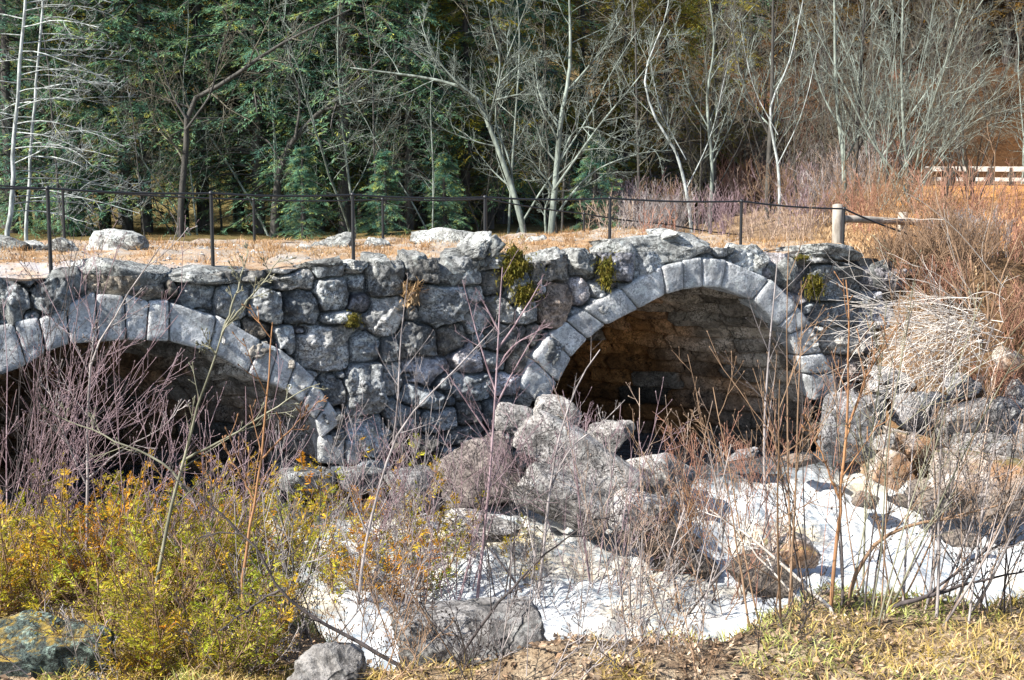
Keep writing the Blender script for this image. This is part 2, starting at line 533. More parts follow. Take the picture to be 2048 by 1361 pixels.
wx = np.arange(-8, 12.01, .034); wy = np.arange(9.5, 30.01, .04)
WX, WY = np.meshgrid(wx, wy)
WZ = water_z(WX, WY)
wv = (WX - W0[0]) * V[0] + (WY - W0[1]) * V[1]
foam = .91 + .22 * sst(-.3, -1.6, wv) - .62 * sst(-1.5, .3, wv) + .05 * sst(.1, .3, WX / WY) + .11 * n2(WX, WY, .55, 44) + .12 * n2(WX * .5 + WY * .35, WY * 1.6 - WX * .9, 1.0, 46)
foam = foam - .30 * sst(-.13, -.22, WX / WY) + .07 * sst(.06, -.02, WX / WY) * sst(-.8, -2.0, wv)
keep = (WZ > terrain(WX, WY) - .12)
idx = np.arange(WX.size).reshape(WX.shape)
wq = np.stack([idx[:-1, :-1], idx[:-1, 1:], idx[1:, 1:], idx[1:, :-1]], -1)
kq = keep[:-1, :-1] | keep[1:, 1:]
mb = MB(); mb.add(np.stack([WX, WY, WZ], -1).reshape(-1, 3), wq[kq], None, np.repeat(foam.reshape(-1, 1), 3, 1))
tag(mb.build('river', M['water']), kind='structure')

# ------------------------------------------------------------------ stones
_cube = {}


def cube_grid(n):
    if n in _cube: return _cube[n]
    t = np.tan(np.linspace(-math.pi / 4, math.pi / 4, n + 1))
    A, B = np.meshgrid(t, t)
    vs = []; qs = []; off = 0
    ii = np.arange((n + 1) ** 2).reshape(n + 1, n + 1)
    for ax in range(3):
        for sg in (-1, 1):
            p = np.zeros(A.shape + (3,)); p[..., ax] = sg; p[..., (ax + 1) % 3] = A; p[..., (ax + 2) % 3] = B
            q = np.stack([ii[:-1, :-1], ii[:-1, 1:], ii[1:, 1:], ii[1:, :-1]], -1).reshape(-1, 4)
            if sg < 0: q = q[:, ::-1]
            vs.append(p.reshape(-1, 3)); qs.append(q + off); off += (n + 1) ** 2
    v = np.concatenate(vs); q = np.concatenate(qs)
    key = np.round(v, 5)
    uq, inv = np.unique(key, axis=0, return_inverse=True)
    _cube[n] = (uq, inv.ravel()[q])
    return _cube[n]


def rock_shape(seed, k=3.2, cuts=9, n=16, rough=.10, depth=(.50, .86), fine=.03):
    r = np.random.default_rng(seed)
    v, q = cube_grid(n)
    p = v / (np.abs(v) ** k).sum(1, keepdims=True) ** (1 / k)
    for _ in range(cuts + 5):
        nr = unit(r.normal(size=3)); o = r.uniform(*depth)
        s = (p * nr).sum(1); sup = s.max()
        ex = np.clip(s - o * sup, 0, None)
        p = p - ex[:, None] * nr * .97
    d = unit(p)
    p = p + d * (rough * fbm(d * 1.6 + seed * 3.1, 3, seed))[:, None]
    p = p + d * (fine * fbm(d * 7 + seed, 3, seed + 5))[:, None]
    p = p - d * (fine * 1.3 * np.abs(fbm(d * 3.2 + seed * .7, 3, seed + 9)))[:, None]
    lo, hi = p.min(0), p.max(0)
    return (p - (lo + hi) / 2) / ((hi - lo) / 2), q


YV = np.array([0, 1.0, 0])


def place_rock(mb, c, size, ang=0.0, seed=1, yaw=0.0, k=3.2, cuts=9, n=16, rough=.10, tint=1.0, fine=.03, pitch=0.0):
    """size = full width, depth, height; ang tilts in the picture plane (deg, + raises the right side)"""
    p, q = rock_shape(seed, k, cuts, n, rough, fine=fine)
    p = p * (np.asarray(size) / 2)
    a = R(pitch); p = np.stack([p[:, 0], p[:, 1] * math.cos(a) - p[:, 2] * math.sin(a), p[:, 1] * math.sin(a) + p[:, 2] * math.cos(a)], -1)
    a = R(ang); p = np.stack([p[:, 0] * math.cos(a) - p[:, 2] * math.sin(a), p[:, 1], p[:, 0] * math.sin(a) + p[:, 2] * math.cos(a)], -1)
    a = R(yaw); p = np.stack([p[:, 0] * math.cos(a) - p[:, 1] * math.sin(a), p[:, 0] * math.sin(a) + p[:, 1] * math.cos(a), p[:, 2]], -1)
    mb.add(p + np.asarray(c), q, None, tint if np.ndim(tint) else float(tint))


# ------------------------------------------------------------------ the bridge
bridge = empty('stone_arch_bridge', tuple(uvz(5.4, 4, 0)))
tag(bridge, 'old twin arched bridge of rough grey granite blocks crossing the river', 'bridge')
BO = np.array(bridge.location)

RP = [((1085, 815), (1035, 775)), ((1112, 765), (1058, 715)), ((1139, 716), (1094, 668)), ((1172, 678), (1128, 640)), ((1208, 650), (1162, 618)), ((1273, 618), (1237, 576)),
      ((1327, 590), (1318, 531)), ((1362, 580), (1360, 520)), ((1400, 575), (1400, 514)), ((1436, 576), (1450, 520)), ((1500, 600), (1535, 556)),
      ((1550, 652), (1590, 612)), ((1572, 668), (1618, 650)), ((1592, 712), (1640, 705)), ((1608, 748), (1664, 745)), ((1624, 803), (1674, 783))]
LP = [((-190, 880), (-225, 840)), ((-165, 835), (-205, 790)), ((-120, 810), (-160, 745)), ((-60, 780), (-90, 690)), ((0, 752), (-30, 655)), ((53, 731), (27, 645)),
      ((92, 706), (76, 634)), ((139, 689), (133, 610)), ((195, 684), (190, 584)), ((252, 682), (247, 586)), ((290, 682), (297, 603)),
      ((336, 684), (336, 600)), ((415, 703), (432, 630)), ((493, 746), (522, 680)), ((535, 766), (555, 695)), ((569, 782), (590, 722)),
      ((602, 806), (628, 756)), ((627, 840), (655, 800)), ((640, 878), (684, 842))]
BW = 8.0                                     # width of the bridge
arches = []
for pr in (LP, RP):
    I = np.array([wall_uz(*a) for a, b in pr]); E = np.array([wall_uz(*b) for a, b in pr])
    arches.append((I, E))


def in_poly(pu, pz, poly):
    c = np.zeros(pu.shape, bool); n = len(poly); j = n - 1
    for i in range(n):
        xi, yi = poly[i]; xj, yj = poly[j]
        c ^= ((yi > pz) != (yj > pz)) & (pu < (xj - xi) * (pz - yi) / (yj - yi + 1e-12) + xi)
        j = i
    return c


# --- face stones read off the photo: (x, y, w, h, angle) of three enlarged crops
Z4 = [(60, 490, 160, 240, 0), (300, 440, 250, 190, 20), (1035, 450, 205, 200, -15), (905, 415, 70, 130, 0), (1225, 480, 180, 185, 0), (1400, 512, 185, 190, 0),
      (1590, 525, 215, 185, -8), (1730, 450, 178, 158, 0), (1780, 572, 200, 85, 0), (1710, 708, 290, 240, 0), (1500, 690, 130, 160, 0),
      (1350, 635, 155, 108, -12), (1730, 965, 130, 190, 20), (1735, 1245, 140, 180, 0), (1480, 760, 70, 60, 0), (1060, 540, 110, 45, -10), (1420, 700, 50, 90, 0),
      (1590, 645, 90, 50, 0), (420, 440, 60, 60, 0), (650, 470, 90, 50, 0), (1640, 1060, 120, 120, 0), (1760, 1090, 80, 120, 10), (1690, 1385, 390, 110, 0),
      (660, 380, 460, 210, 0), (1150, 352, 480, 100, 0), (1530, 378, 230, 110, 0), (1400, 390, 130, 45, 0), (150, 570, 140, 60, 0)]
Z5 = [(190, 345, 190, 220, 0), (40, 300, 100, 80, 0), (50, 380, 110, 95, 0), (55, 495, 120, 100, 0), (200, 550, 185, 195, 0), (20, 590, 60, 80, 0), (365, 300, 190, 170, 0),
      (480, 510, 270, 220, 0), (670, 437, 115, 90, 0), (780, 385, 130, 150, 0), (355, 690, 195, 200, 0), (210, 735, 100, 145, 0), (85, 735, 170, 150, 0),
      (545, 670, 150, 165, 0), (690, 570, 160, 130, 20), (790, 525, 160, 120, -35), (930, 530, 125, 140, 0), (820, 670, 175, 140, -10), (1080, 505, 160, 235, 0),
      (1215, 430, 110, 155, 25), (1300, 422, 68, 88, 0), (90, 950, 185, 280, 0), (245, 895, 115, 175, 0), (410, 850, 245, 150, -20), (375, 980, 225, 120, -15),
      (615, 790, 140, 195, 20), (760, 800, 150, 115, 0), (635, 920, 195, 165, 0), (905, 780, 130, 165, -20), (290, 1090, 215, 155, -20), (110, 1190, 225, 215, 0),
      (460, 1110, 225, 125, 0), (640, 1070, 140, 120, 0), (265, 1255, 110, 95, 0), (490, 900, 100, 100, 0), (840, 910, 160, 110, 0), (580, 310, 240, 190, 0), (1045, 300, 240, 170, 0),
      (1240, 285, 160, 150, 0), (1410, 275, 190, 210, 0), (380, 1240, 180, 110, 0), (600, 1190, 240, 110, 0), (800, 1060, 190, 150, 0), (950, 950, 130, 160, 0), (960, 1150, 200, 170, 0),
      (740, 235, 170, 150, 0), (890, 400, 130, 240, 0), (980, 660, 70, 110, 0), (330, 540, 90, 90, 0), (800, 1220, 200, 120, 0), (1370, 400, 90, 60, 0), (330, 430, 80, 90, 0),
      (60, 1370, 260, 100, 0), (1010, 430, 60, 90, 0), (330, 870, 60, 50, 0), (680, 690, 70, 70, 0), (530, 1000, 70, 60, 0), (1040, 300, 90, 70, 0), (560, 1290, 200, 90, 0)]
Z6 = [(420, 260, 190, 150, -10), (605, 310, 235, 190, -30), (820, 235, 430, 115, -5), (870, 382, 280, 175, -3), (1120, 342, 240, 155, 0), (620, 455, 180, 70, -25), (850, 545, 290, 130, 5),
      (985, 475, 100, 75, 0), (870, 690, 200, 140, 0), (900, 830, 200, 150, 0), (1090, 560, 190, 150, 0), (1110, 720, 210, 160, 0), (945, 1080, 330, 290, 0), (1120, 880, 180, 140, 0),
      (760, 1080, 120, 220, 0), (1270, 470, 180, 140, 0), (1250, 640, 180, 170, 0), (700, 520, 70, 60, 0), (760, 620, 60, 60, 0)]
seeds = []
for ox, lst in ((0, Z4), (700, Z5), (1348, Z6)):
    for (zx, zy, w, h, a) in lst:
        px, py = ox + zx / 2.617, 420 + zy / 2.617
        uu, zz = wall_uz(px, py); u1, _ = wall_uz(px + w / 5.234, py); _, z1 = wall_uz(px, py - h / 5.234)
        seeds.append((uu, zz, abs(u1 - uu), abs(z1 - zz), a))
su = .018
wu = np.arange(-3.2, 15.4, su); wz = np.arange(-.75, 3.80, su)
AU, AZ = np.meshgrid(wu, wz)
P3 = np.stack([AU.ravel() * 2.3, AZ.ravel() * 2.3, np.zeros(AU.size)], -1)
dux = .035 * fbm(P3 * 1.4, 3, 61).reshape(AU.shape); duz = .035 * fbm(P3 * 1.4, 3, 62).reshape(AU.shape)


def cell_field(AU, AZ, seeds):
    d1 = np.full(AU.shape, 99.0); d2 = d1.copy(); i1 = np.zeros(AU.shape, int)
    for i, (cu, cz, a, b, ang) in enumerate(seeds):
        c, s = math.cos(R(ang)), math.sin(R(ang))
        x = AU - cu; z = AZ - cz
        qx = np.abs((x * c + z * s) / a); qz = np.abs((-x * s + z * c) / b)
        d = (qx ** 5 + qz ** 5) ** (1 / 5) + .05 * (qx + qz)
        lt = d < d1
        d2 = np.where(lt, d1, np.minimum(d2, d)); i1 = np.where(lt, i, i1); d1 = np.where(lt, d, d1)
    return d1, d2, i1


# fill what is left with smaller stones
cu_, cz_ = np.meshgrid(np.arange(-3.2, 15.4, .06), np.arange(-.75, 3.8, .06))
for rad, thr in ((.34, 1.9), (.20, 1.55), (.12, 1.45), (.075, 1.38)):
    d1, _, _ = cell_field(cu_, cz_, seeds)
    for _ in range(400):
        k = np.unravel_index(np.argmax(d1), d1.shape)
        if d1[k] < thr: break
        uu, zz = cu_[k], cz_[k]; a = rad * rng.uniform(.8, 1.3); b = rad * rng.uniform(.6, 1.0)
        seeds.append((uu, zz, a, b, rng.uniform(-25, 25)))
        x = np.abs(cu_ - uu) / a; z = np.abs(cz_ - zz) / b
        d1 = np.minimum(d1, (x ** 3 + z ** 3) ** (1 / 3))
sd = np.array(seeds)
d1, d2, i1 = cell_field(AU + dux, AZ + duz, seeds)
smin = np.minimum(sd[:, 2], sd[:, 3])
edge = (d2 - d1) * .5 * smin[i1]                       # rough metric distance to the joint
lim = (1.5 - d1) * smin[i1]
edge = np.minimum(edge, lim)
ew = .024
body = sst(0.004, ew, edge)
gu = rng.normal(0, .22, len(sd)); gz = rng.normal(-.05, .20, len(sd)); off = rng.normal(0, .05, len(sd))
rel_u = np.clip(AU - sd[i1, 0], -.5, .5) + .03 * fbm(P3 * 3, 3, 64).reshape(AU.shape); rel_z = np.clip(AZ - sd[i1, 1], -.4, .4) + .03 * fbm(P3 * 3, 3, 65).reshape(AU.shape)
facet = np.full(AU.shape, 9.0)
for kf in range(6):
    th_ = rng.uniform(0, 2 * math.pi, len(sd)); sl_ = rng.uniform(.15, .75, len(sd)); oo = rng.uniform(.35, .85, len(sd)) * smin * sl_
    facet = np.minimum(facet, (oo - np.cos(th_) * sl_ * 0)[i1] - sl_[i1] * (np.cos(th_)[i1] * rel_u + np.sin(th_)[i1] * rel_z))
facet = np.clip(facet, -.16, .05)
hh = -.22 + body * (.22 + off[i1] + gu[i1] * rel_u * .6 + gz[i1] * rel_z * .6 + facet) + .012 * np.sqrt(np.clip(edge / .25, 0, 1))
Pn = np.stack([AU.ravel() * 4 + i1.ravel() * 7.3, AZ.ravel() * 4, np.zeros(AU.size)], -1)
rid = np.abs(fbm(Pn, 4, 71)).reshape(AU.shape)
hh = hh + body * (.085 * (rid - .35) + .018 * fbm(Pn * 6, 2, 75).reshape(AU.shape))
tone = rng.uniform(.55, 1.45, len(sd)); warm = rng.normal(0, .03, len(sd))
for k in range(len(sd)):
    if rng.uniform() < .20: tone[k] *= rng.uniform(.55, .95); warm[k] += rng.uniform(.06, .2)
mauve = rng.uniform(0, 1, len(sd)) < .1
tc = np.stack([tone[i1] * (1 + warm[i1]) * np.where(mauve, 1.03, 1)[i1], tone[i1] * np.where(mauve, .97, 1)[i1], tone[i1] * (1 - warm[i1]) * np.where(mauve, 1.025, 1)[i1]], -1)
tc = tc * (.35 + .65 * sst(-.01, .02, edge))[..., None]      # tint darkens towards the joints
hole = np.zeros(AU.shape, bool)
for I, E in arches:
    mid = I * .62 + E * .38
    poly = [(mid[0, 0], -2.0)] + [tuple(p) for p in mid] + [(mid[-1, 0], -2.0)]
    hole |= in_poly(AU, AZ, poly)
# the right end steps down with the bank, top edge follows the coping line
top_px = [(-200, 560), (0, 560), (150, 545), (320, 545), (540, 535), (620, 530), (720, 520), (900, 510), (1000, 500), (1060, 520), (1200, 500), (1290, 500), (1460, 490), (1540, 500), (1600, 505), (1740, 530), (1830, 535), (1900, 640), (2000, 720)]
tp = np.array([wall_uz(*p) for p in top_px])
tops = np.interp(AU, tp[:, 0], tp[:, 1]) - .03
kill = hole | (AZ > tops)
idx = np.arange(AU.size).reshape(AU.shape)
wq = np.stack([idx[:-1, :-1], idx[:-1, 1:], idx[1:, 1:], idx[1:, :-1]], -1)
kq = ~(kill[:-1, :-1] | kill[1:, 1:] | kill[:-1, 1:] | kill[1:, :-1])
mb = MB(); mb.add(uvz(AU, -hh, AZ).reshape(-1, 3), wq[kq], None, tc.reshape(-1, 3))
# rubble hearting behind the face so that no joint looks through
for uu0, uu1 in ((-9, arches[0][0][0, 0] - .5), (arches[0][0][-1, 0] + .45, arches[1][0][0, 0] - .45), (arches[1][0][-1, 0] + .4, 14.2)):
    for v0, v1 in ((.36, BW - .1),):
        b8 = uvz(np.array([uu0, uu1, uu1 - 4.9, uu0 - 4.9, uu0, uu1, uu1 - 4.9, uu0 - 4.9]), np.array([v0, v0, v1, v1, v0, v0, v1, v1]), np.array([-1, -1, -1, -1, 3.45, 3.45, 3.45, 3.45]))
        mb.add(b8, [(0, 1, 5, 4), (1, 2, 6, 5), (2, 3, 7, 6), (3, 0, 4, 7), (4, 5, 6, 7)], None, .5)
mb.build('spandrel_wall', M['wall'], bridge, origin=BO).location = (0, 0, 0)


def block(mb, c4, v0, v1, seed, n=9, k=9.0, amp=.02, tint=1.0, gap=.012):
    """rounded block: c4 = four (u,z) corners I0 I1 E1 E0; v0..v1 depth"""
    v, q = cube_grid(n)
    p = v * (np.abs(v).max(1) / (np.abs(v) ** k).sum(1) ** (1 / k))[:, None]
    c4 = np.asarray(c4); cen = c4.mean(0)
    dd = c4 - cen; ln = np.linalg.norm(dd, axis=1, keepdims=True); c4 = cen + dd * (1 - gap / ln)
    a = (p[:, 0] + 1) / 2; b = (p[:, 1] + 1) / 2; c = (p[:, 2] + 1) / 2
    uz = (c4[0][None] * ((1 - a) * (1 - b))[:, None] + c4[1][None] * (a * (1 - b))[:, None] + c4[2][None] * (a * b)[:, None] + c4[3][None] * ((1 - a) * b)[:, None])
    w = v0 + (v1 - v0) * c
    P = uvz(uz[:, 0], w, uz[:, 1])
    nz = fbm(P * 3.3 + seed * 5.7, 3, seed)[:, None]; nz2 = fbm(P * 11 + seed, 2, seed + 3)[:, None]
    out = unit(P - P.mean(0))
    P = P + out * (amp * nz + amp * .35 * nz2)
    mb.add(P, q if True else q, None, tint)


for ai, (I, E) in enumerate(arches):
    mb = MB()
    for i in range(len(I) - 1):
        proud = -.085 - .03 * rng.uniform()
        ex = rng.uniform(-.03, .03)
        e0 = E[i] + (E[i] - I[i]) * ex; e1 = E[i + 1] + (E[i + 1] - I[i + 1]) * ex
        tt = rng.uniform(.84, 1.1)
        block(mb, [I[i], I[i + 1], e1, e0], proud, .75, 100 + ai * 40 + i, n=16, k=20, amp=.012, gap=.012, tint=np.array([tt, tt, tt * 1.01]))
    # springer blocks and feet below the ring
    if ai == 0:
        for (x0, x1, y0, y1) in ((636, 690, 868, 930), (690, 720, 880, 932)):
            c = [wall_uz(x0, y1), wall_uz(x1, y1), wall_uz(x1, y0), wall_uz(x0, y0)]
            block(mb, c, -.06, .8, 180 + x0, n=10, k=10, amp=.02)
    mb.build('arch_ring', M['ring'], bridge, origin=BO).location = (0, 0, 0)

# --- barrel vaults: courses of long flat stones
for ai, (I, E) in enumerate(arches):
    pts = np.vstack([[I[0, 0] + .02, -1.0], I, [I[-1, 0] - .02, -1.0]])
    sl = np.concatenate([[0], np.cumsum(np.linalg.norm(np.diff(pts, axis=0), axis=1))])
    Lt = sl[-1]; s = np.linspace(0, Lt, int(Lt / .03)); vv = np.linspace(.12, BW + .1, int(BW / .04))
    pu = np.interp(s, sl, pts[:, 0]); pz = np.interp(s, sl, pts[:, 1])
    ker = np.ones(15) / 15
    pus = np.convolve(np.pad(pu, 7, 'edge'), ker, 'valid'); pzs = np.convolve(np.pad(pz, 7, 'edge'), ker, 'valid')
    du = np.gradient(pus); dz = np.gradient(pzs); ln = np.hypot(du, dz); nu_, nz_ = dz / ln, -du / ln   # toward the opening
    S, VV = np.meshgrid(s, vv, indexing='ij')
    ch_ = .30
    Sw = S + .05 * n2(S, VV, 1.2, 81 + ai)
    row = np.floor(Sw / ch_).astype(int); fr = Sw / ch_ - row
    rj = np.random.default_rng(3 + ai); lens = rj.uniform(.55, 1.15, 400); offs = rj.uniform(0, 1, 400)
    cv = VV / lens[row % 400] + offs[row % 400] + .06 * n2(S, VV, 2.0, 85); col = np.floor(cv).astype(int); fc = cv - col
    e = np.minimum(np.minimum(fr, 1 - fr) * ch_, np.minimum(fc, 1 - fc) * lens[row % 400])
    hsh = _hash(row, col, col * 0, 5 + ai)
    h = sst(.0, .045, e) * (.16 + .16 * (hsh - .5)) + .04 * n2(S, VV, 4, 88)
    h = np.minimum(h, .26) - .22
    B = uvz(pus[:, None] + nu_[:, None] * h * -1, VV, pzs[:, None] + nz_[:, None] * h * -1) if False else uvz(pus[:, None] + nu_[:, None] * h - .62 * (VV - .12), VV, pzs[:, None] + nz_[:, None] * h)
    idx = np.arange(S.size).reshape(S.shape)
    bq = np.stack([idx[:-1, :-1], idx[1:, :-1], idx[1:, 1:], idx[:-1, 1:]], -1).reshape(-1, 4)
    t_ = ((.45 + 1.0 * _hash(row, col, col * 0, 9 + ai)) * (.45 + .55 * sst(.4, 1.5, pzs[:, None] + .3 * n2(S, VV, .8, 96))))[..., None] * np.ones(3)  # shade under the arches painted into the tint of the lower courses
    rz = sst(.9, 2.6, VV + .8 * n2(S, VV, .9, 97)) * (1 if ai else .6) * sst(.25, .6, _hash(row, col, col * 0, 19 + ai) + .2)     # warm light on the deep courses, painted in as an orange tint
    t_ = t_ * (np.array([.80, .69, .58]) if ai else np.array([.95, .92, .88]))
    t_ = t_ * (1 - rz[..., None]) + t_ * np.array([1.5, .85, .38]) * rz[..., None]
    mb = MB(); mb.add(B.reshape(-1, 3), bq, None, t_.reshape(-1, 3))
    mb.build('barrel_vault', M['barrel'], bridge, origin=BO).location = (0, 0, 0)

# --- crown fill and deck: one sheet of gravel and dry turf, thick at its edges
du_ = np.arange(-9, 13.75, .09); dv_ = np.arange(.26, BW + .3, .09)
DU, DV = np.meshgrid(du_, dv_)


def deck_z(u, v):
    return 3.60 + .10 * sst(8, 13, u) + .06 * n2(u, v, .8, 91) + .05 * n2(u, v, 3, 92) + .05 * sst(BW - 1.2, BW, v) - .12 * sst(.9, .25, v)


DZ = deck_z(DU, DV)
dc = np.ones(DU.shape + (3,))
grav = sst(3.4, .8, DU + .5 * n2(DU, DV, .9, 93)) * sst(3.2, 1.2, DV)
dc = dc * (1 - grav[..., None]) + np.array([1.2, 1.3, 1.5]) * grav[..., None]
idx = np.arange(DU.size).reshape(DU.shape)
dq = np.stack([idx[:-1, :-1], idx[:-1, 1:], idx[1:, 1:], idx[1:, :-1]], -1).reshape(-1, 4)
mb = MB(); mb.add(uvz(DU, DV, DZ).reshape(-1, 3), dq, None, dc.reshape(-1, 3))
for row_v, z0 in ((0, None), (-1, None)):
    a = uvz(DU[row_v], DV[row_v], DZ[row_v]); b_ = a.copy(); b_[:, 2] = 3.42
    n_ = len(a); j = np.arange(n_ - 1)
    mb.add(np.vstack([a, b_]), np.stack([j, j + 1, j + 1 + n_, j + n_], -1), None, .7)
mb.build('deck', M['deck'], bridge, origin=BO).location = (0, 0, 0)

# --- the capping stones along the edge of the deck: (x, y, w, h, angle, tint, squareness)
CAP = [(0, 60, 480, 170, 260, 0, .7, 3), (0, 300, 425, 290, 200, 22, .55, 3), (0, 660, 365, 465, 225, 0, .8, 3.2), (0, 1150, 352, 500, 100, -2, .95, 6), (0, 1530, 375, 245, 110, -5, .6, 4),
       (0, 1700, 308, 235, 125, 0, .6, 3), (700, 190, 345, 195, 230, 0, .75, 5), (700, 40, 305, 110, 85, 0, .9, 3), (700, 365, 305, 200, 170, -12, .6, 3), (700, 580, 310, 245, 205, 15, .75, 2.8),
       (700, 735, 225, 190, 130, 48, .6, 4), (700, 690, 190, 190, 120, 35, 1.1, 3), (700, 1045, 300, 255, 165, 14, .75, 4), (700, 1240, 280, 165, 155, 0, .8, 3), (700, 1410, 270, 200, 225, -8, .85, 3),
       (1348, -55, 210, 575, 165, 3, 1.0, 4.5), (1348, 420, 255, 200, 145, -8, 1.0, 3), (1348, 605, 305, 240, 200, -32, .85, 4), (1348, 820, 232, 440, 110, -5, .7, 5),
       (1348, 870, 382, 285, 175, -3, .5, 5), (1348, 1120, 340, 240, 155, 0, .5, 4), (700, 1690, 130, 110, 60, 5, 1.2, 3)]
for i, (ox, zx, zy, w, h, a, tn, kk) in enumerate(CAP):
    px, py = ox + zx / 2.617, 420 + zy / 2.617
    uu, zz = wall_uz(px, py)
    Yd = W0[1] + uu * U[1]
    mw = w / 2.617 * Yd / F / .93; mh = h / 2.617 * Yd / F
    dep = min(1.3, max(.8, mw * .8))
    c = uvz(uu, dep / 2 - .10, zz)
    mb = MB(); place_rock(mb, c, (mw * 1.04, dep, mh * 1.05), a, 300 + i * 7, yaw=23.3, k=kk, cuts=10, n=22, rough=.07, tint=np.array([tn, tn, tn * 1.01]))
    mb.build('capping_stone', M['coping'], bridge, origin=BO).location = (0, 0, 0)
# stone footing ledge under the pier
mb = MB()
for j, (x0, x1, y0, y1) in enumerate(((560, 665, 936, 985), (668, 762, 932, 982), (764, 850, 940, 995))):
    c = [wall_uz(x0, y1), wall_uz(x1, y1), wall_uz(x1, y0), wall_uz(x0, y0)]
    block(mb, c, -.32, .5, 400 + j, n=10, k=9, amp=.025, tint=.8)
mb.build('pier_footing', M['wall'], bridge, origin=BO).location = (0, 0, 0)

# ------------------------------------------------------------------ railings


def railing(name, label, posts, cat='railing'):
    """posts: (u, v, ztop, zbase or None)"""
    t = empty(name, tuple(uvz(posts[0][0], posts[0][1], 3.6))); tag(t, label, cat)
    O = np.array(t.location)
    tops = []
    for (u, v, zt, zb) in posts:
        a = uvz(u, v, zt); tops.append(a)
        if zb is None: continue
        b = uvz(u, v, zb)
        mb = MB(); P = np.stack([b, b + (a - b) * .5, a])[None]
        tubes(mb, P, np.full((1, 3), .027), 8)
        kn, kq_ = rock_shape(1, 2.0, 0, 6, 0, fine=0)
        po = mb.build('post', M['iron'], t, origin=O); po.location = (0, 0, 0)
        mb = MB(); mb.add(kn * .036 + a, kq_); mb.build('finial', M['iron'], po, origin=O).location = (0, 0, 0)
    mb = MB(); pts = []
    for i in range(len(tops) - 1):
        for f in np.linspace(0, 1, 7)[:-1]:
            p = tops[i] * (1 - f) + tops[i + 1] * f; p = p - np.array([0, 0, .03 * 4 * f * (1 - f)]); pts.append(p)
    pts.append(tops[-1]); pts = np.array(pts)
    tubes(mb, pts[None], np.full((1, len(pts)), .017), 6)
    mb.build('rail', M['iron'], t, origin=O).location = (0, 0, 0)
    return t


def on_line(px, py, v):
    return wall_uz(px, py, v)


near_p = []
for (px, py, b) in ((-240, 366, 1), (95, 377, 1), (422, 387, 1), (705, 390, 1), (970, 395, 1), (1220, 397, 1), (1483, 403, 1), (1688, 418, 1), (1835, 474, 0)):
    u_, z_ = on_line(px, py, .42); near_p.append((u_, .42, z_, 3.45 if b else None))
railing('iron_railing', 'thin black iron railing along the near edge of the bridge', near_p)
far_p = []
for (px, py, b) in ((-200, 352, 1), (125, 379, 1), (507, 400, 1), (765, 399, 1), (972, 398, 1), (1168, 428, 1), (1330, 448, 1), (1480, 470, 0)):
    u_, z_ = on_line(px, py, 7.5); far_p.append((u_, 7.5, z_, min(3.5, z_ - .3) if b else None))
railing('iron_railing', 'thin black iron railing along the far edge of the bridge, behind the boulders', far_p)

# ------------------------------------------------------------------ boulders (each its own thing)


def boulder(label, box, Y, mat, ang=0, seed=1, dep=1.0, k=3.2, cuts=10, n=24, rough=.09, tint=1.0, low=0.0, name='boulder', group=None, yaw=0, pitch=0, fine=.03):
    x0, y0, x1, y1 = box
    c = pt((x0 + x1) / 2, (y0 + y1) / 2, Y)
    w = (x1 - x0) * Y / F; h = (y1 - y0) * Y / F + low
    c[2] -= low / 2
    mb = MB(); place_rock(mb, c, (w, w * dep, h), ang, seed, yaw, k, cuts, n, rough, tint, fine, pitch)
    o = mb.build(name, mat, origin=c)
    return tag(o, label, 'boulder' if name == 'boulder' else 'rock', group)


boulder('large lit slab of rock tilted down to the right in front of the bridge pier', (1018, 866, 1296, 968), 17.7, M['rock'], -34, 521, .38, 10, cuts=-1, n=40, rough=.04, fine=.022, tint=.92)
boulder('dark brown boulder left of the tilted slab at the foot of the pier', (868, 868, 1056, 1020), 18.1, M['rockd'], 9, 602, .45, 6, cuts=3, tint=np.array([.85, .74, .68]), n=30, rough=.05)
boulder('rounded pinkish boulder right behind the tilted slab by the right arch', (1170, 830, 1262, 935), 18.9, M['rock'], -15, 503, .6, 4, tint=.75)
boulder('pale broken rock leaning against the left foot of the right arch', (1062, 792, 1165, 872), 19.0, M['rock'], -6, 643, .5, 5, cuts=2, n=28, rough=.06, tint=.9)
boulder('small pale stone on the pier side of the right arch foot', (985, 806, 1066, 868), 18.6, M['rock'], -10, 642, .6, 5, cuts=2, tint=.75)
boulder('pale sunlit boulder below the tilted slab, sloping to the white water', (1020, 945, 1235, 1050), 17.2, M['rock'], -27, 604, .42, 8, cuts=0, n=36, rough=.05, fine=.025, tint=.8)
boulder('angular grey rock with a dark hollow, right of the pale sloping boulder', (1215, 985, 1355, 1072), 17.0, M['rock'], -12, 605, .5, 6, cuts=2, n=30, rough=.05)
boulder('low pale boulder beneath the right arch opening, behind the angular rock', (1240, 898, 1400, 1000), 18.6, M['rock'], -20, 506, .8, 3)
boulder('flat pale rock awash at the upper edge of the white water', (880, 1022, 1040, 1075), 17.3, M['rock'], -8, 507, .8, 3)
boulder('dark purple rock in the shade between pier footing and dark boulder', (770, 930, 900, 1040), 18.0, M['rockd'], 12, 508, .8, 3)
boulder('smooth wet brown rock standing in the middle of the white water', (1305, 1088, 1440, 1175), 16.8, M['rockw'], -8, 509, .8, 3)
boulder('rusty orange rock in the white water right of the wet brown rock', (1520, 1062, 1640, 1140), 16.6, M['rockr'], -22, 510, .8, 3, tint=1.1)
boulder('dark wet rock under the bare stems beside the rusty orange rock', (1450, 1095, 1590, 1190), 16.2, M['rockw'], -12, 511, .8, 3)
boulder('black wet ledge below the angular rock at the edge of the rapids', (1230, 1040, 1400, 1120), 16.9, M['rockw'], -10, 512, .7, 3.5)
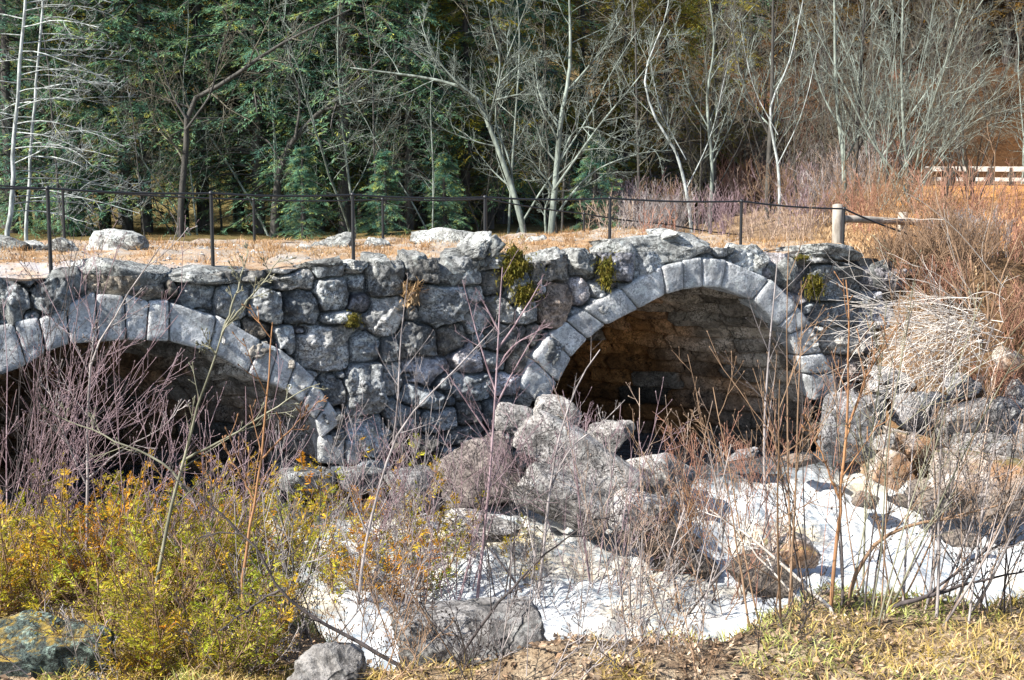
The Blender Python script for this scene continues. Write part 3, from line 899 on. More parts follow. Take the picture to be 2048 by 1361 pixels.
boulder('big grey block at the foot of the right abutment beside the arch', (1642, 785, 1778, 920), 20.7, M['rockd'], -5, 613, .7, 8, cuts=0, tint=1.1, n=30, rough=.05)
boulder('round rusty boulder at the water edge below the right abutment', (1722, 895, 1828, 985), 19.7, M['rockr'], 6, 514, .9, 3)
boulder('long moss topped reddish boulder at the right water edge', (1832, 908, 2090, 990), 19.2, M['rockr'], -9, 615, .6, 7, cuts=0, n=32, tint=1.0, rough=.05)
boulder('grey oblong boulder lying on top of the mossy reddish one', (1905, 866, 2065, 930), 19.9, M['rock'], -13, 616, .7, 7, cuts=0, tint=.7, rough=.05)
boulder('green grey boulder perched in the middle of the right bank rubble', (1875, 806, 2005, 882), 20.4, M['rock'], 14, 617, .8, 7, cuts=0, tint=.75, rough=.05)
RUB = [('small broken rock at the water edge left of the mossy reddish boulder', (1790, 985, 1850, 1020), 18.7, 'rockw', 1.3), ('little pale stone between round rusty boulder and big abutment block', (1740, 868, 1790, 900), 20.0, 'rock', .8), ('small brown stone in the rapids below the round rusty boulder', (1700, 985, 1760, 1015), 18.9, 'rockw', 1.4),
       ('small flat stone awash under the right arch mouth', (1560, 905, 1640, 935), 20.0, 'rockw', 1.3), ('small grey stone awash left of the flat stone under the right arch', (1450, 900, 1520, 925), 20.0, 'rockd', 1.2), ('small dark stone breaking the white water at right', (1880, 1060, 1960, 1092), 17.8, 'rockw', 1.2), ('brown rock in shade under the pale cane tangle', (1775, 775, 1905, 880), 20.9, 'rockd', 1.2), ('small dark rock wedged between green grey boulder and picture edge', (1985, 795, 2050, 850), 20.9, 'rockd', 1.0),
       ('grey rock cut by the right picture edge above the oblong boulder', (1995, 840, 2075, 905), 20.3, 'rock', .75), ('tall rock at the right picture edge below the multi stemmed bush', (2010, 760, 2090, 850), 21.2, 'rock', .8),
       ('mossy rock at the right picture edge beside the bush root', (1985, 690, 2075, 775), 21.8, 'rockr', .9), ('dark wet rock in the water right of the round rusty boulder', (1800, 960, 1935, 1030), 18.8, 'rockw', 1.2),
       ('pale flat rock in front of the green grey boulder', (1750, 862, 1890, 915), 20.3, 'rockr', 1.1), ('small rock in shadow above the big grey abutment block', (1730, 735, 1830, 800), 21.6, 'rockd', 1.2),
       ('dark rock beneath the mossy reddish boulder at the rapids', (1930, 985, 2070, 1040), 18.5, 'rockw', 1.1), ('brown stone behind the green grey boulder under dead canes', (1860, 740, 1960, 800), 21.5, 'rockd', 1.3)]
for i, (lb_, bx, Y, mt, tn) in enumerate(RUB):
    boulder(lb_, bx, Y, M[mt], rng.uniform(-15, 15), 530 + i, .8, 3.4, tint=tn)
# near bank
boulder('big lichen covered boulder with yellow moss on top, lower left corner', (-150, 1226, 252, 1560), 4.6, M['rockg'], -3, 557, .42, 6, cuts=9, n=70, rough=.05, fine=.03)
boulder('small pale speckled boulder at the bottom edge among dead twigs', (570, 1282, 735, 1440), 4.45, M['rock'], 0, 552, .9, 3, n=36, tint=.55)
boulder('broad flat grey boulder at the bottom centre below the rapids', (770, 1200, 1100, 1400), 5.1, M['rock'], 7, 653, .8, 5, cuts=1, n=50, tint=.55, rough=.06)
boulder('half buried grey stone under the evergreen shrubs at left', (90, 1075, 200, 1140), 8.6, M['rock'], -8, 554, .8, 3, tint=.8)
boulder('pale stone showing between the rusty evergreen shrubs and the rapids', (500, 1045, 620, 1130), 9.2, M['rock'], -10, 555, .8, 3, tint=.9)
# on the far side of the deck
FARB = [('large pale flat topped boulder on the deck edge behind the left near railing', (166, 458, 302, 520), 23.2, 3.2, -6, 1.25), ('small mound shaped pale boulder left of the large flat topped one', (93, 474, 160, 515), 23.0, 3, 0, 1.1),
        ('low dark boulder at the far left end of the deck', (-60, 470, 60, 520), 22.6, 3, -10, .6), ('pale low stone between the dark far left boulder and the small mound', (40, 480, 100, 512), 22.8, 3, 0, 1.1),
        ('grey domed boulder behind the railing left of the middle', (610, 466, 712, 520), 24.6, 2.6, 3, .75), ('flat pale stone at the left foot of the grey domed boulder', (583, 488, 640, 515), 24.3, 3, 0, 1.1),
        ('small white stone in the dry grass left of the domed boulder', (452, 488, 500, 510), 23.9, 3, -5, 1.2), ('low flat stone half hidden in dry grass left of the small white stone', (366, 496, 450, 516), 22.0, 3, 0, 1.1),
        ('small low stone right of the small white stone', (515, 495, 572, 512), 23.7, 3, 0, 1.0), ('small angular white stone right of the grey domed boulder', (728, 476, 784, 508), 24.6, 4, -14, 1.15),
        ('long pale slab lying on the far deck edge left of the leaning tree', (820, 457, 985, 510), 25.0, 4, -7, 1.2), ('pale rounded stone at the foot of the leaning tree', (1046, 470, 1096, 502), 26.0, 3, 0, 1.1),
        ('pale wedge stone leaning in front of the long slab on the deck', (925, 478, 985, 530), 21.5, 3, 25, 1.2)]
for i, (lb_, bx, Y, kk, an, tn) in enumerate(FARB):
    boulder(lb_, bx, Y, M['coping'], an, 570 + i, .7, kk, tint=tn, n=20, low=.1)

# ------------------------------------------------------------------ bare plants


def px_line(pts, Y, m=10, dY=0.0):
    P = np.array([pt(x, y, Y + dY * i / (len(pts) - 1)) for i, (x, y) in enumerate(pts)])
    return resample(P, m)


def buds(mb, P, r, col=.7):
    """little swollen buds at twig tips"""
    tips = P[:, -1]; d = unit(P[:, -1] - P[:, -2])
    Q = np.stack([tips - d * r * .5, tips + d * r * 1.2, tips + d * r * 3.2], 1)
    Rr = np.tile(np.array([[.5, 1.0, .15]]) * r, (len(tips), 1))
    tubes(mb, Q, Rr, 4, col)


def wiggle(P, amp):
    q = P.copy(); q[:, 1:-1] += rng.normal(0, amp, q[:, 1:-1].shape); return q


def tree_from(name, label, stems, Y, mat, mat2=None, r0=.1, spec=None, cat='tree', group=None, dY=0.0, m=14, up=.35, base_ext=0.6):
    """stems: pixel polylines at depth Y; first is the trunk.  trunk + crown parts."""
    b = pt(*stems[0][0], Y); gz_ = tz(b[0], b[1])
    t = empty(name, (b[0], b[1], gz_)); tag(t, label, cat, group); O = np.array(t.location)
    mt = MB(); mc = MB()
    PP = []; RR = []
    for i, st in enumerate(stems):
        P = px_line(st, Y + (rng.uniform(-.4, .4) if i else 0), m, dY)
        if i: P = np.vstack([P])
        else:
            P[0] = np.array([P[0, 0], P[0, 1], min(P[0, 2], gz_ - .1)])
        ra = r0 if i == 0 else r0 * .36
        rad = ra * np.linspace(1, .22, m) if i == 0 else np.linspace(ra, ra * .25, m)
        PP.append(wiggle(P, .015)); RR.append(rad)
    PP = np.array(PP); RR = np.array(RR)
    tubes(mt, PP, RR, 8)
    sp = spec or dict(n1=10, n2=6, n3=4)
    A, Ra = grow(PP, RR, sp.get('n1', 10), t=sp.get('t', (.2, .98)), ang=sp.get('ang', (35, 65)), lr=sp.get('lr', (.16, .34)), up=up, m=6, rs=.45, rmin=.009, wig=.12)
    B, Rb = grow(A, Ra, sp.get('n2', 6), t=(.2, 1), ang=(25, 60), lr=(.3, .55), up=up, m=5, rs=.55, rmin=.0055, wig=.14)
    C, Rc = grow(B, Rb, sp.get('n3', 4), t=(.2, 1), ang=(25, 60), lr=(.35, .6), up=up, m=4, rs=.65, rmin=.004, wig=.16)
    tubes(mc, A, Ra, 5, rng.uniform(.6, 1.15, len(A))); tubes(mc, B, Rb, 4, rng.uniform(.5, 1.15, len(B))); tubes(mc, C, Rc, 3, rng.uniform(.4, 1.15, len(C)))
    if sp.get('n4'):
        D, Rd_ = grow(C, Rc, sp['n4'], t=(.3, 1), ang=(25, 60), lr=(.4, .7), up=up, m=3, rs=.7, rmin=.004, wig=.16)
        tubes(mc, D, Rd_, 3)
    mt.build('trunk', mat, t, origin=O).location = (0, 0, 0)
    mc.build('crown', mat2 or mat, t, origin=O).location = (0, 0, 0)
    return t


# pale birch at the left edge with level white branches
def left_birch():
    Y = 29.0
    st = [(14, 500), (24, 380), (30, 260), (42, 120), (56, -60)]
    b = pt(*st[0], Y); gz_ = tz(b[0], b[1])
    for j, (shift, lab, sc) in enumerate(((0, 'pale bare tree at the left edge with long level white branches', 1.0), (34, 'thinner pale bare tree just right of the left edge tree', .75))):
        t = empty('bare_tree', (b[0] + shift * Y / F, b[1] + .5 * j, gz_)); tag(t, lab, 'tree'); O = np.array(t.location)
        P = px_line([(x + shift, y) for x, y in st], Y + .5 * j, 16); P[0, 2] = gz_ - .1
        P[1:-1] += rng.normal(0, .014, P[1:-1].shape); Rr = np.linspace(.062 * sc, .028 * sc, 16)
        mt = MB(); tubes(mt, P[None], Rr[None], 8); mt.build('trunk', M['b_pale'], t, origin=O).location = (0, 0, 0)
        mc = MB()
        n = 30 if j == 0 else 18
        tt = np.linspace(.14, .97, n); fi = tt * 15; i0 = np.minimum(fi.astype(int), 14); f = (fi - i0)[:, None]
        s0 = P[i0] * (1 - f) + P[i0 + 1] * f
        A = np.zeros((n, 9, 3)); A[:, 0] = s0
        az = rng.uniform(-.75, .75, n); az = np.where(rng.uniform(size=n) < .2, math.pi - az, az)
        d = np.stack([np.cos(az), np.sin(az) * .9, rng.uniform(.05, .35, n)], -1); d = unit(d); p = s0.copy()
        L = rng.uniform(1.6, 3.4, n) * (1.0 - .25 * tt) * (1 if j == 0 else .8)
        for q in range(1, 9):
            d = unit(d + np.array([0, 0, -.055]) + .07 * rng.normal(size=d.shape)); p = p + d * (L / 8)[:, None]; A[:, q] = p
        Ra = np.linspace(.016, .006, 9)[None] * rng.uniform(.8, 1.2, n)[:, None]
        B, Rb = grow(A, Ra, 9, t=(.25, 1), ang=(25, 55), lr=(.16, .34), up=.25, m=5, rs=.6, rmin=.005, wig=.14, bias=(0, 0, .3))
        C, Rc = grow(B, Rb, 5, t=(.2, 1), ang=(25, 60), lr=(.35, .6), up=.2, m=4, rs=.7, rmin=.0042, wig=.16)
        tubes(mc, A, Ra, 5, rng.uniform(.6, 1.15, len(A))); tubes(mc, B, Rb, 4, rng.uniform(.5, 1.15, len(B))); tubes(mc, C, Rc, 3, rng.uniform(.4, 1.15, len(C)))
        mc.build('crown', M['b_pale'], t, origin=O).location = (0, 0, 0)


left_birch()
tree_from('bare_tree', 'pale leaning tree in the centre, trunk bending up to the left behind the railing', [
    [(1052, 490), (1040, 430), (1015, 350), (985, 270), (958, 205), (935, 180), (860, 158), (700, 136)],
    [(975, 255), (985, 215), (1000, 130), (985, 60), (970, -20)], [(1030, 400), (1018, 320), (992, 250), (1000, 160), (1035, 60), (1060, -10)],
    [(950, 195), (900, 150), (860, 95), (835, 20)], [(1000, 165), (1050, 125), (1120, 108)], [(995, 200), (1040, 190), (1110, 190)]], 31.5, M['b_grey'], M['b_grey'],   .085, dict(n1=13, n2=8, n3=5, lr=(.14, .36)))
tree_from('bare_tree', 'pale grey tree in the centre with a straight trunk, right of the leaning one', [
    [(1100, 492), (1106, 420), (1112, 350), (1122, 240), (1140, 130), (1138, -30)], [(1108, 380), (1150, 320), (1200, 250), (1290, 140), (1340, 60)],
    [(1115, 330), (1160, 255), (1250, 285), (1330, 305)], [(1128, 190), (1180, 130), (1230, 60), (1260, 0)], [(1092, 470), (1090, 420), (1098, 380), (1060, 330)],
    [(1120, 262), (1080, 190), (1070, 120)], [(1104, 440), (1180, 350), (1270, 310), (1350, 300)]], 30.0, M['b_grey'], M['b_grey'], .088, dict(n1=13, n2=8, n3=5, lr=(.16, .38)))
tree_from('bare_tree', 'dark trunked bare tree with ragged side branches in front of the evergreens at left', [
    [(360, 495), (362, 400), (372, 300), (376, 220), (400, 190), (450, 165), (560, 90), (700, 20)], [(374, 240), (350, 200), (330, 150), (310, 90)], [(372, 260), (420, 190), (440, 110), (470, 30)],
    [(378, 215), (300, 190), (250, 170)]], 33.5, M['b_dark'], M['b_thick'], .10, dict(n1=13, n2=7, n3=4, lr=(.14, .36)))
tree_from('bare_tree', 'dark mossy tree curving to the right among the evergreens', [
    [(548, 480), (552, 400), (566, 320), (596, 270), (640, 225), (690, 185), (760, 120)], [(590, 280), (600, 200), (580, 120), (590, 40)], [(650, 220), (740, 200), (820, 210)]], 35, M['b_dark'], M['b_grey'], .13, dict(n1=11, n2=7, n3=4, lr=(.16, .4)))
for lab, st, Y, mt, r in (
    ('straight dark slender trunk rising out of the frame right of the middle', [(1536, 400), (1538, 330), (1544, 180), (1546, -40)], 36, 'b_dark', .10),
    ('slender grey trunk above the wooden fence post, left of two', [(1690, 440), (1688, 330), (1672, 180), (1668, -40)], 34, 'b_grey', .085),
    ('slender dark trunk above the wooden fence post, right of two', [(1702, 440), (1712, 310), (1718, 200), (1732, -40)], 34.5, 'b_dark', .085),
    ('crooked pale slender tree left of the straight dark trunk', [(1385, 460), (1372, 380), (1350, 300), (1312, 240), (1290, 150), (1330, 40), (1340, -30)], 33, 'b_pale', .05),
    ('pale double stemmed young tree at the middle of the right thicket', [(1420, 450), (1424, 330), (1414, 200), (1428, 90), (1416, -30)], 34, 'b_grey', .06),
    ('pale thin tree leaning right beside the straight dark trunk', [(1560, 420), (1556, 330), (1540, 220), (1580, 120), (1610, -20)], 33.5, 'b_pale', .045)):
    tree_from('bare_tree', lab, [st, [(st[1][0], st[1][1]), (st[1][0] + 50, st[1][1] - 110), (st[1][0] + 85, st[1][1] - 260)], [(st[1][0], st[1][1] - 60), (st[1][0] - 50, st[1][1] - 160), (st[1][0] - 80, st[1][1] - 300)]],
              Y, M[mt], M['b_grey'], r, dict(n1=8, n2=6, n3=4, ang=(22, 45), lr=(.16, .3)), up=.5)
# right fan of arching stems
stems = []
for i in range(22):
    x0 = 1790 + rng.uniform(-45, 55); f = i / 21
    tx = 1640 + 440 * f + rng.uniform(-20, 20); ty = -20 + 230 * max(0, f - .62) / .38 + rng.uniform(-30, 60)
    stems.append([(x0, 400 + rng.uniform(-10, 20)), (x0 * .6 + (tx * .4) - 12 * f, 290), (x0 * .3 + tx * .7, 150 + .35 * ty), (tx, ty)])
tree_from('bare_tree', 'many stemmed grey tree fanning out to the upper right behind the fence', stems, 33, M['b_grey'], M['b_grey'], .042, dict(n1=6, n2=5, n3=4, ang=(15, 35), lr=(.14, .28)), m=10, up=.2)

# generic bare saplings of the thicket


def sapling_variant(seed, H=9.5, mat='b_grey', r0=.05, nst=1, dens=1.0, spread=.25):
    global rng
    keepr = rng; rng = np.random.default_rng(seed)
    t = empty('bare_sapling'); mt = MB(); mc = MB()
    PP = []; RR = []
    for s in range(nst):
        P = np.zeros((12, 3)); d = unit(np.array([rng.normal(0, spread), rng.normal(0, spread), 1.0])); p = np.array([rng.normal(0, .06), rng.normal(0, .06), -.2]); P[0] = p
        L = H * rng.uniform(.75, 1.05)
        for j in range(1, 12):
            d = unit(d + .05 * rng.normal(size=3) + np.array([0, 0, .02])); p = p + d * L / 11; P[j] = p
        PP.append(P); RR.append(np.linspace(r0, r0 * .2, 12) * rng.uniform(.7, 1.1))
    PP = np.array(PP); RR = np.array(RR); tubes(mt, PP, RR, 6)
    A, Ra = grow(PP, RR, int(17 * dens), t=(.12, .98), ang=(30, 70), lr=(.14, .34), up=.35, m=6, rs=.45, rmin=.008, wig=.14)
    B, Rb = grow(A, Ra, 7, t=(.15, 1), ang=(25, 60), lr=(.3, .5), up=.25, m=5, rs=.55, rmin=.0055, wig=.16)
    C, Rc = grow(B, Rb, 4, t=(.2, 1), ang=(25, 60), lr=(.35, .6), up=.2, m=4, rs=.65, rmin=.0045, wig=.18)
    tubes(mc, A, Ra, 5, rng.uniform(.6, 1.15, len(A))); tubes(mc, B, Rb, 4, rng.uniform(.5, 1.15, len(B))); tubes(mc, C, Rc, 3, rng.uniform(.4, 1.15, len(C)))
    mt.build('trunk', M['b_dark' if mat in ('b_thick', 'b_brown') else mat], t); mc.build('crown', M[mat], t)
    rng = keepr
    return t


def put(proto, used, px, Y, sc=1.0, rz=None, z=None, sz=None):
    o = proto if not used.get(proto.name) else copy_tree(proto)
    used[proto.name] = True
    x = (px - 1024) / F * Y
    o.location = (x, Y, (tz(x, Y) if z is None else z) - .05)
    o.rotation_euler = (0, 0, rng.uniform(0, 6.28) if rz is None else rz)
    o.scale = (sc, sc, sc if sz is None else sz)
    return o


used = {}
SV = [sapling_variant(21, 11, 'b_thick', .06, 1, 1.0, .07), sapling_variant(22, 8.5, 'b_thick', .038, 3, .6), sapling_variant(23, 11, 'b_grey', .045, 2, .8), sapling_variant(24, 13, 'b_brown', .10, 1, 1.0, .05), sapling_variant(25, 8, 'b_brown', .035, 4, .5)]
for i in range(52):
    px = rng.uniform(1150, 2120); Y = rng.uniform(36, 62)
    o = put(SV[[0, 1, 2, 0, 4, 1][i % 6]], used, px, Y, rng.uniform(.55, 1.15))
    tag(o, 'bare grey young tree in the thicket behind the right half of the bridge', 'tree', 'bare young trees in the thicket behind the bridge')
for i in range(16):
    px = 100 + 1080 * ((i * .618) % 1); Y = rng.uniform(33, 37.5)
    o = put(SV[[2, 0, 1][i % 3]], used, px, Y, rng.uniform(.45, .95))
    tag(o, 'thin bare young tree standing before the dark evergreens', 'tree', 'bare young trees before the evergreens')
for i in range(80):
    px = rng.uniform(1180, 2200); Y = rng.uniform(58, 100)
    o = put(SV[3 if i % 3 else 4], used, px, Y, rng.uniform(1.0, 1.5))
    tag(o, 'bare brown tree on the leaf covered hillside at upper right', 'tree', 'bare brown trees on the hillside')

# ------------------------------------------------------------------ conifers


def conifer_variant(seed, H=14.0, lo=.10, mat='l_hemlock', nb=150, wid=.24, gap=.0):
    r = np.random.default_rng(seed)
    t = empty('hemlock_tree'); mt = MB(); mc = MB()
    m = 12
    P = np.stack([.05 * np.cumsum(r.normal(0, .5, m)), .05 * np.cumsum(r.normal(0, .5, m)), np.linspace(-.3, H, m)], -1)
    tubes(mt, P[None], np.linspace(.20, .02, m)[None], 8)
    h = lo + (1 - lo) * (np.arange(nb) + r.uniform(0, 1, nb)) / nb
    h = np.clip(h, lo, .985)
    L = (H * wid * (1 - h) ** .75 + .35) * r.uniform(.6, 1.15, nb)
    az = r.uniform(0, 2 * math.pi, nb) + np.arange(nb) * 2.4
    z0 = h * H
    mB = 7
    A = np.zeros((nb, mB, 3)); base = np.stack([np.interp(z0, P[:, 2], P[:, 0]), np.interp(z0, P[:, 2], P[:, 1]), z0], -1)
    d = np.stack([np.cos(az), np.sin(az), r.uniform(-.05, .35, nb)], -1); d = unit(d); p = base.copy(); A[:, 0] = p
    for j in range(1, mB):
        d = unit(d + np.array([0, 0, -.11]) + .05 * r.normal(size=d.shape)); p = p + d * (L / (mB - 1))[:, None]; A[:, j] = p
    tubes(mt, A, np.linspace(.03, .008, mB)[None] * np.clip(L, .5, 3)[:, None] / 2, 4)
    # twigs either side in the branch plane
    nt_ = 16
    tw = np.tile(np.linspace(.15, 1.0, nt_), nb); bi = np.repeat(np.arange(nb), nt_)
    fi = tw * (mB - 1); i0 = np.minimum(fi.astype(int), mB - 2); f = (fi - i0)[:, None]
    s = A[bi, i0] * (1 - f) + A[bi, i0 + 1] * f; T = unit(A[bi, i0 + 1] - A[bi, i0])
    side = unit(np.cross(T, np.array([0, 0, 1.0]))) * np.where(np.arange(len(bi)) % 2, 1, -1)[:, None]
    td = unit(T * r.uniform(.5, 1.0, len(bi))[:, None] + side + np.array([0, 0, -.18]) + .2 * r.normal(size=side.shape))
    tl = (L[bi] * (.42 - .28 * tw) + .12) * r.uniform(.7, 1.2, len(bi))
    nl = 19
    ti = np.repeat(np.arange(len(bi)), nl); tp_ = np.tile(np.linspace(.12, 1.0, nl), len(bi)) + r.uniform(-.05, .05, len(bi) * nl)
    b0 = s[ti] + td[ti] * (tl[ti] * tp_)[:, None] + np.array([0, 0, -.10]) * (tl[ti] * tp_ ** 2)[:, None]
    ld = unit(td[ti] + .75 * unit(np.cross(td[ti], np.array([0, 0, 1.0]))) * np.where(np.arange(len(ti)) % 2, 1, -1)[:, None] + .35 * r.normal(size=(len(ti), 3)) + np.array([0, 0, -.12]))
    nrm = unit(np.array([0, 0, 1.0]) + .38 * r.normal(size=ld.shape)); sd_ = unit(np.cross(ld, nrm))
    ll = r.uniform(.09, .22, len(ti)); lw = ll * r.uniform(.05, .095, len(ti))
    v = np.stack([b0, b0 + ld * (ll * .5)[:, None] + sd_ * lw[:, None], b0 + ld * ll[:, None], b0 + ld * (ll * .5)[:, None] - sd_ * lw[:, None]], 1)
    q = np.arange(len(ti) * 4).reshape(-1, 4)
    tone = (.6 + .8 * r.uniform(size=nb))[bi][ti] * r.uniform(.75, 1.25, len(ti))
    tip = np.clip((tw[ti] - .55) * 1.2, 0, .6)
    c = np.stack([tone * (1 + .9 * tip), tone * (1 + .6 * tip), tone], -1)
    mc.add(v.reshape(-1, 3), q, None, np.repeat(c, 4, axis=0))
    mt.build('trunk', M['b_conifer'], t); mc.build('crown', M[mat], t, smooth=False)
    return t


CV = [conifer_variant(31, 15, .10, 'l_hemlock', 150, .22), conifer_variant(32, 13, .06, 'l_hemlock', 140, .26), conifer_variant(33, 16, .22, 'l_hemlock', 130, .22),
      conifer_variant(34, 14, .12, 'l_yellow', 140, .24), conifer_variant(35, 14, .15, 'l_rust', 120, .22), conifer_variant(36, 5.5, .04, 'l_hemlock', 80, .30)]
for k in CV: k.name = 'hemlock_tree'
front = [(1160, 50, 3, .95), (1240, 54, 3, 1.0), (1330, 51, 3, .9), (1420, 56, 3, 1.0), (1090, 47, 3, .85), (260, 36, 1, .85), (590, 37, 1, .85), (60, 38, 1, .9), (820, 37, 1, .75), (980, 39, 1, .75), (30, 35, 1, .95), (690, 36.5, 2, 1.0), (520, 36.5, 0, .95), (370, 41, 3, 1.0), (160, 36.5, 2, 1.0), (840, 43, 3, 1.1), (90, 37, 1, 1), (215, 40, 3, 1), (300, 36, 1, .9), (410, 37.5, 2, 1.05), (480, 40, 0, 1), (560, 40, 3, 1), (640, 38, 0, .9), (735, 39.5, 3, 1.05), (800, 38.5, 2, .95), (870, 41, 0, 1), (930, 39, 3, .85),
         (1000, 43, 0, .9), (20, 40, 3, 1.1), (1250, 48, 3, .75), (660, 45, 3, 1.0), (250, 47, 3, 1.05), (890, 47, 3, .9)]
for px, Y, k, s in front:
    o = put(CV[k], used, px, Y, s)
    if k == 3: tag(o, 'yellowish evergreen standing among the dark hemlocks', 'tree', 'yellowish evergreens of the wood')
    else: tag(o, 'dark green hemlock at the front edge of the wood behind the bridge', 'tree', 'hemlocks at the front of the wood')
for i in range(58):
    px = -120 + 1180 * ((i * .618) % 1.0) + rng.uniform(-20, 20); Y = 46 + 38 * ((i * .377) % 1.0)
    o = put(CV[[0, 3, 2, 1, 3, 0, 4, 3][i % 8]], used, px, Y, rng.uniform(.95, 1.35))
    tag(o, 'evergreen deep in the wood behind the front hemlocks', 'tree', 'evergreens deep in the wood')
for i in range(64):
    px = 1040 + 1150 * ((i * .618) % 1); Y = 64 + 42 * ((i * .377) % 1)
    o = put(CV[[4, 3, 4, 4, 0][i % 5]] if px < 1500 else CV[4], used, px, Y - (10 if i % 3 == 0 and px < 1750 else 0), rng.uniform(.8, 1.4))
    tag(o, 'evergreen with brownish crown up on the hillside at right', 'tree', 'rusty evergreens on the hillside')
for px, Y, s in ((215, 30, .38), (610, 32, .45), (770, 33, .42), (140, 34, .5), (890, 34, .4), (1190, 33, .5)):
    o = put(CV[5], used, px, Y, s)
    tag(o, 'small bushy young hemlock just beyond the far railing', 'tree', 'young hemlocks beyond the far railing')

# ------------------------------------------------------------------ brush behind and beside the bridge


def clump(mb, base, n, H, spread, r0, n1=6, n2=3, up=.4, bend=.06, area=.12, lean=(0, 0), tw=(25, 50), rmin=.004, lr=(.18, .4), k=5, bud=None, m=9, tint=(.8, 1.2), n3=0, jit=.35):
    d = np.stack([rng.normal(lean[0], spread, n), rng.normal(lean[1], spread, n), np.ones(n)], -1); d = unit(d)
    p = np.asarray(base)[None] + np.stack([rng.normal(0, area, n), rng.normal(0, area, n), np.full(n, -.08)], -1)
    P = np.zeros((n, m, 3)); P[:, 0] = p
    L = H * (1 - jit * rng.uniform(0, 1, n))
    for j in range(1, m):
        d = unit(d + np.array([0, 0, up / m * .5]) + bend * rng.normal(size=d.shape)); p = p + d * (L / (m - 1))[:, None]; P[:, j] = p
    Rr = np.linspace(1, .22, m)[None] * (r0 * rng.uniform(.6, 1.15, n))[:, None]
    Rr = np.maximum(Rr, rmin)
    tubes(mb, P, Rr, k, rng.uniform(*tint, n))
    last = (P, Rr)
    if n1:
        A, Ra = grow(P, Rr, n1, t=(.25, .97), ang=tw, lr=lr, up=up, m=6, rs=.6, rmin=rmin, wig=.05)
        tubes(mb, A, Ra, 4, rng.uniform(*tint, len(A))); last = (A, Ra)
        if n2:
            B, Rb = grow(A, Ra, n2, t=(.25, 1), ang=tw, lr=(.3, .6), up=up, m=4, rs=.7, rmin=rmin * .85, wig=.06)
            tubes(mb, B, Rb, 3, rng.uniform(*tint, len(B)))
            if n3:
                Cc, Rc = grow(B, Rb, n3, t=(.3, 1), ang=tw, lr=(.35, .6), up=up, m=3, rs=.8, rmin=rmin * .8, wig=.12); tubes(mb, Cc, Rc, 3)
            if bud: buds(mb, B, bud)
        if bud: buds(mb, A, bud)
    return P


def bush(label, base, mat, n, H, spread, r0, name='bare_bush', cat='bush', group=None, **kw):
    mb = MB(); clump(mb, base, n, H, spread, r0, **kw)
    o = mb.build(name, mat, origin=base)
    return tag(o, label, cat, group)


BB = [('whitish mauve brush behind the far railing right of the straight trunked tree', 1270, 478, 29, 't_grey', 26, 1.25, .35), ('pale brush behind the crown of the right arch', 1345, 470, 30, 't_grey', 26, 1.4, .35),
      ('pinkish grey brush left of the near railing post beyond the right arch', 1430, 468, 29, 't_mauve', 24, 1.3, .32), ('tan brush right of the near railing post beyond the right arch', 1520, 472, 27, 't_tan', 26, 1.0, .4),
      ('low tan brush beside the wooden fence post', 1600, 470, 26.5, 't_tan', 26, .85, .45), ('reddish brush behind the wooden fence', 1730, 440, 29, 't_red', 24, 1.5, .28), ('tall reddish brush right of the wooden fence', 1790, 440, 28, 't_brown', 22, 1.9, .25),
      ('red brown bush standing upright on the far deck end, thin stems from one root', 1300, 478, 27, 't_red', 9, 1.1, .12), ('dark brown brush where the far deck meets the thicket', 1650, 455, 31, 't_brown', 22, 1.3, .3)]
for lb_, px, py, Y, mt, n, H, sp in BB:
    b = pt(px, py, Y); b[2] = tz(b[0], b[1]) if Y > 26.9 else max(tz(b[0], b[1]), b[2] - .15)
    bush(lb_, b, M[mt], n, H, sp, .011, n1=6, n2=4, rmin=.005, area=.3, name='bare_bush')
for i in range(26):
    px = rng.uniform(1200, 2100); Y = rng.uniform(30, 44); x = (px - 1024) / F * Y
    if px > 1800: px = rng.uniform(1210, 1800); x = (px - 1024) / F * Y
    b = np.array([x, Y, tz(x, Y)])
    bush('low bare brush at the foot of the thicket behind the bridge', b, M[['t_grey', 't_tan', 't_mauve', 't_grey', 't_brown'][i % 5]], 20, rng.uniform(1.2, 2.2), .35, .012, n1=6, n2=3, rmin=.006, area=.35, group='bare brush under the thicket')
for i in range(30):
    px = rng.uniform(1180, 1830); Y = rng.uniform(48, 62); x = (px - 1024) / F * Y
    b = np.array([x, Y, tz(x, Y)])
    bush('brown brush on the lower hillside behind the thicket', b, M[['t_brown', 't_grey', 't_red'][i % 3]], 22, rng.uniform(1.6, 3.0), .35, .014, n1=6, n2=3, rmin=.008, area=.5, group='brown brush on the lower hillside')
RB = [('low grey brush between the capping stones and the meadow', 1900, 530, 23.8, .8, 26), ('low grey weeds on the slope below the right meadow', 1960, 540, 23.6, .8, 26), ('brown dead weeds over the top of the right rubble', 2000, 680, 21.6, .7, 24),
      ('dark leafless brush at the right end of the wall', 1830, 570, 22.8, .7, 26), ('tangled brown brush on the right bank under the last capping stone', 1800, 610, 22.6, .8, 26), ('dark brush on the slope right of the multi stemmed bush', 2040, 620, 22.0, 1.1, 24), ('dead brown weeds on the slope behind the multi stemmed bush', 1930, 600, 22.8, .9, 26),
      ('pale dead weeds on the slope at the right edge of the picture', 2030, 560, 23.4, .8, 24), ('dead weeds above the pale cane tangle', 1870, 610, 22.4, .8, 24),
      ('tall red brown bush before the meadow at right, left of the guardrail', 1905, 520, 24.5, 1.6, 14), ('red brown bush before the meadow at right edge of the picture', 2010, 500, 24.5, 1.6, 12), ('dense brown bush on the bank right of the last capping stone', 1885, 560, 23.2, 1.0, 26),
      ('red brown bush in front of the guardrail at right', 1930, 500, 25.5, 1.35, 10), ('low dark brush beside the end of the near railing', 1780, 530, 23.4, .4, 18)]
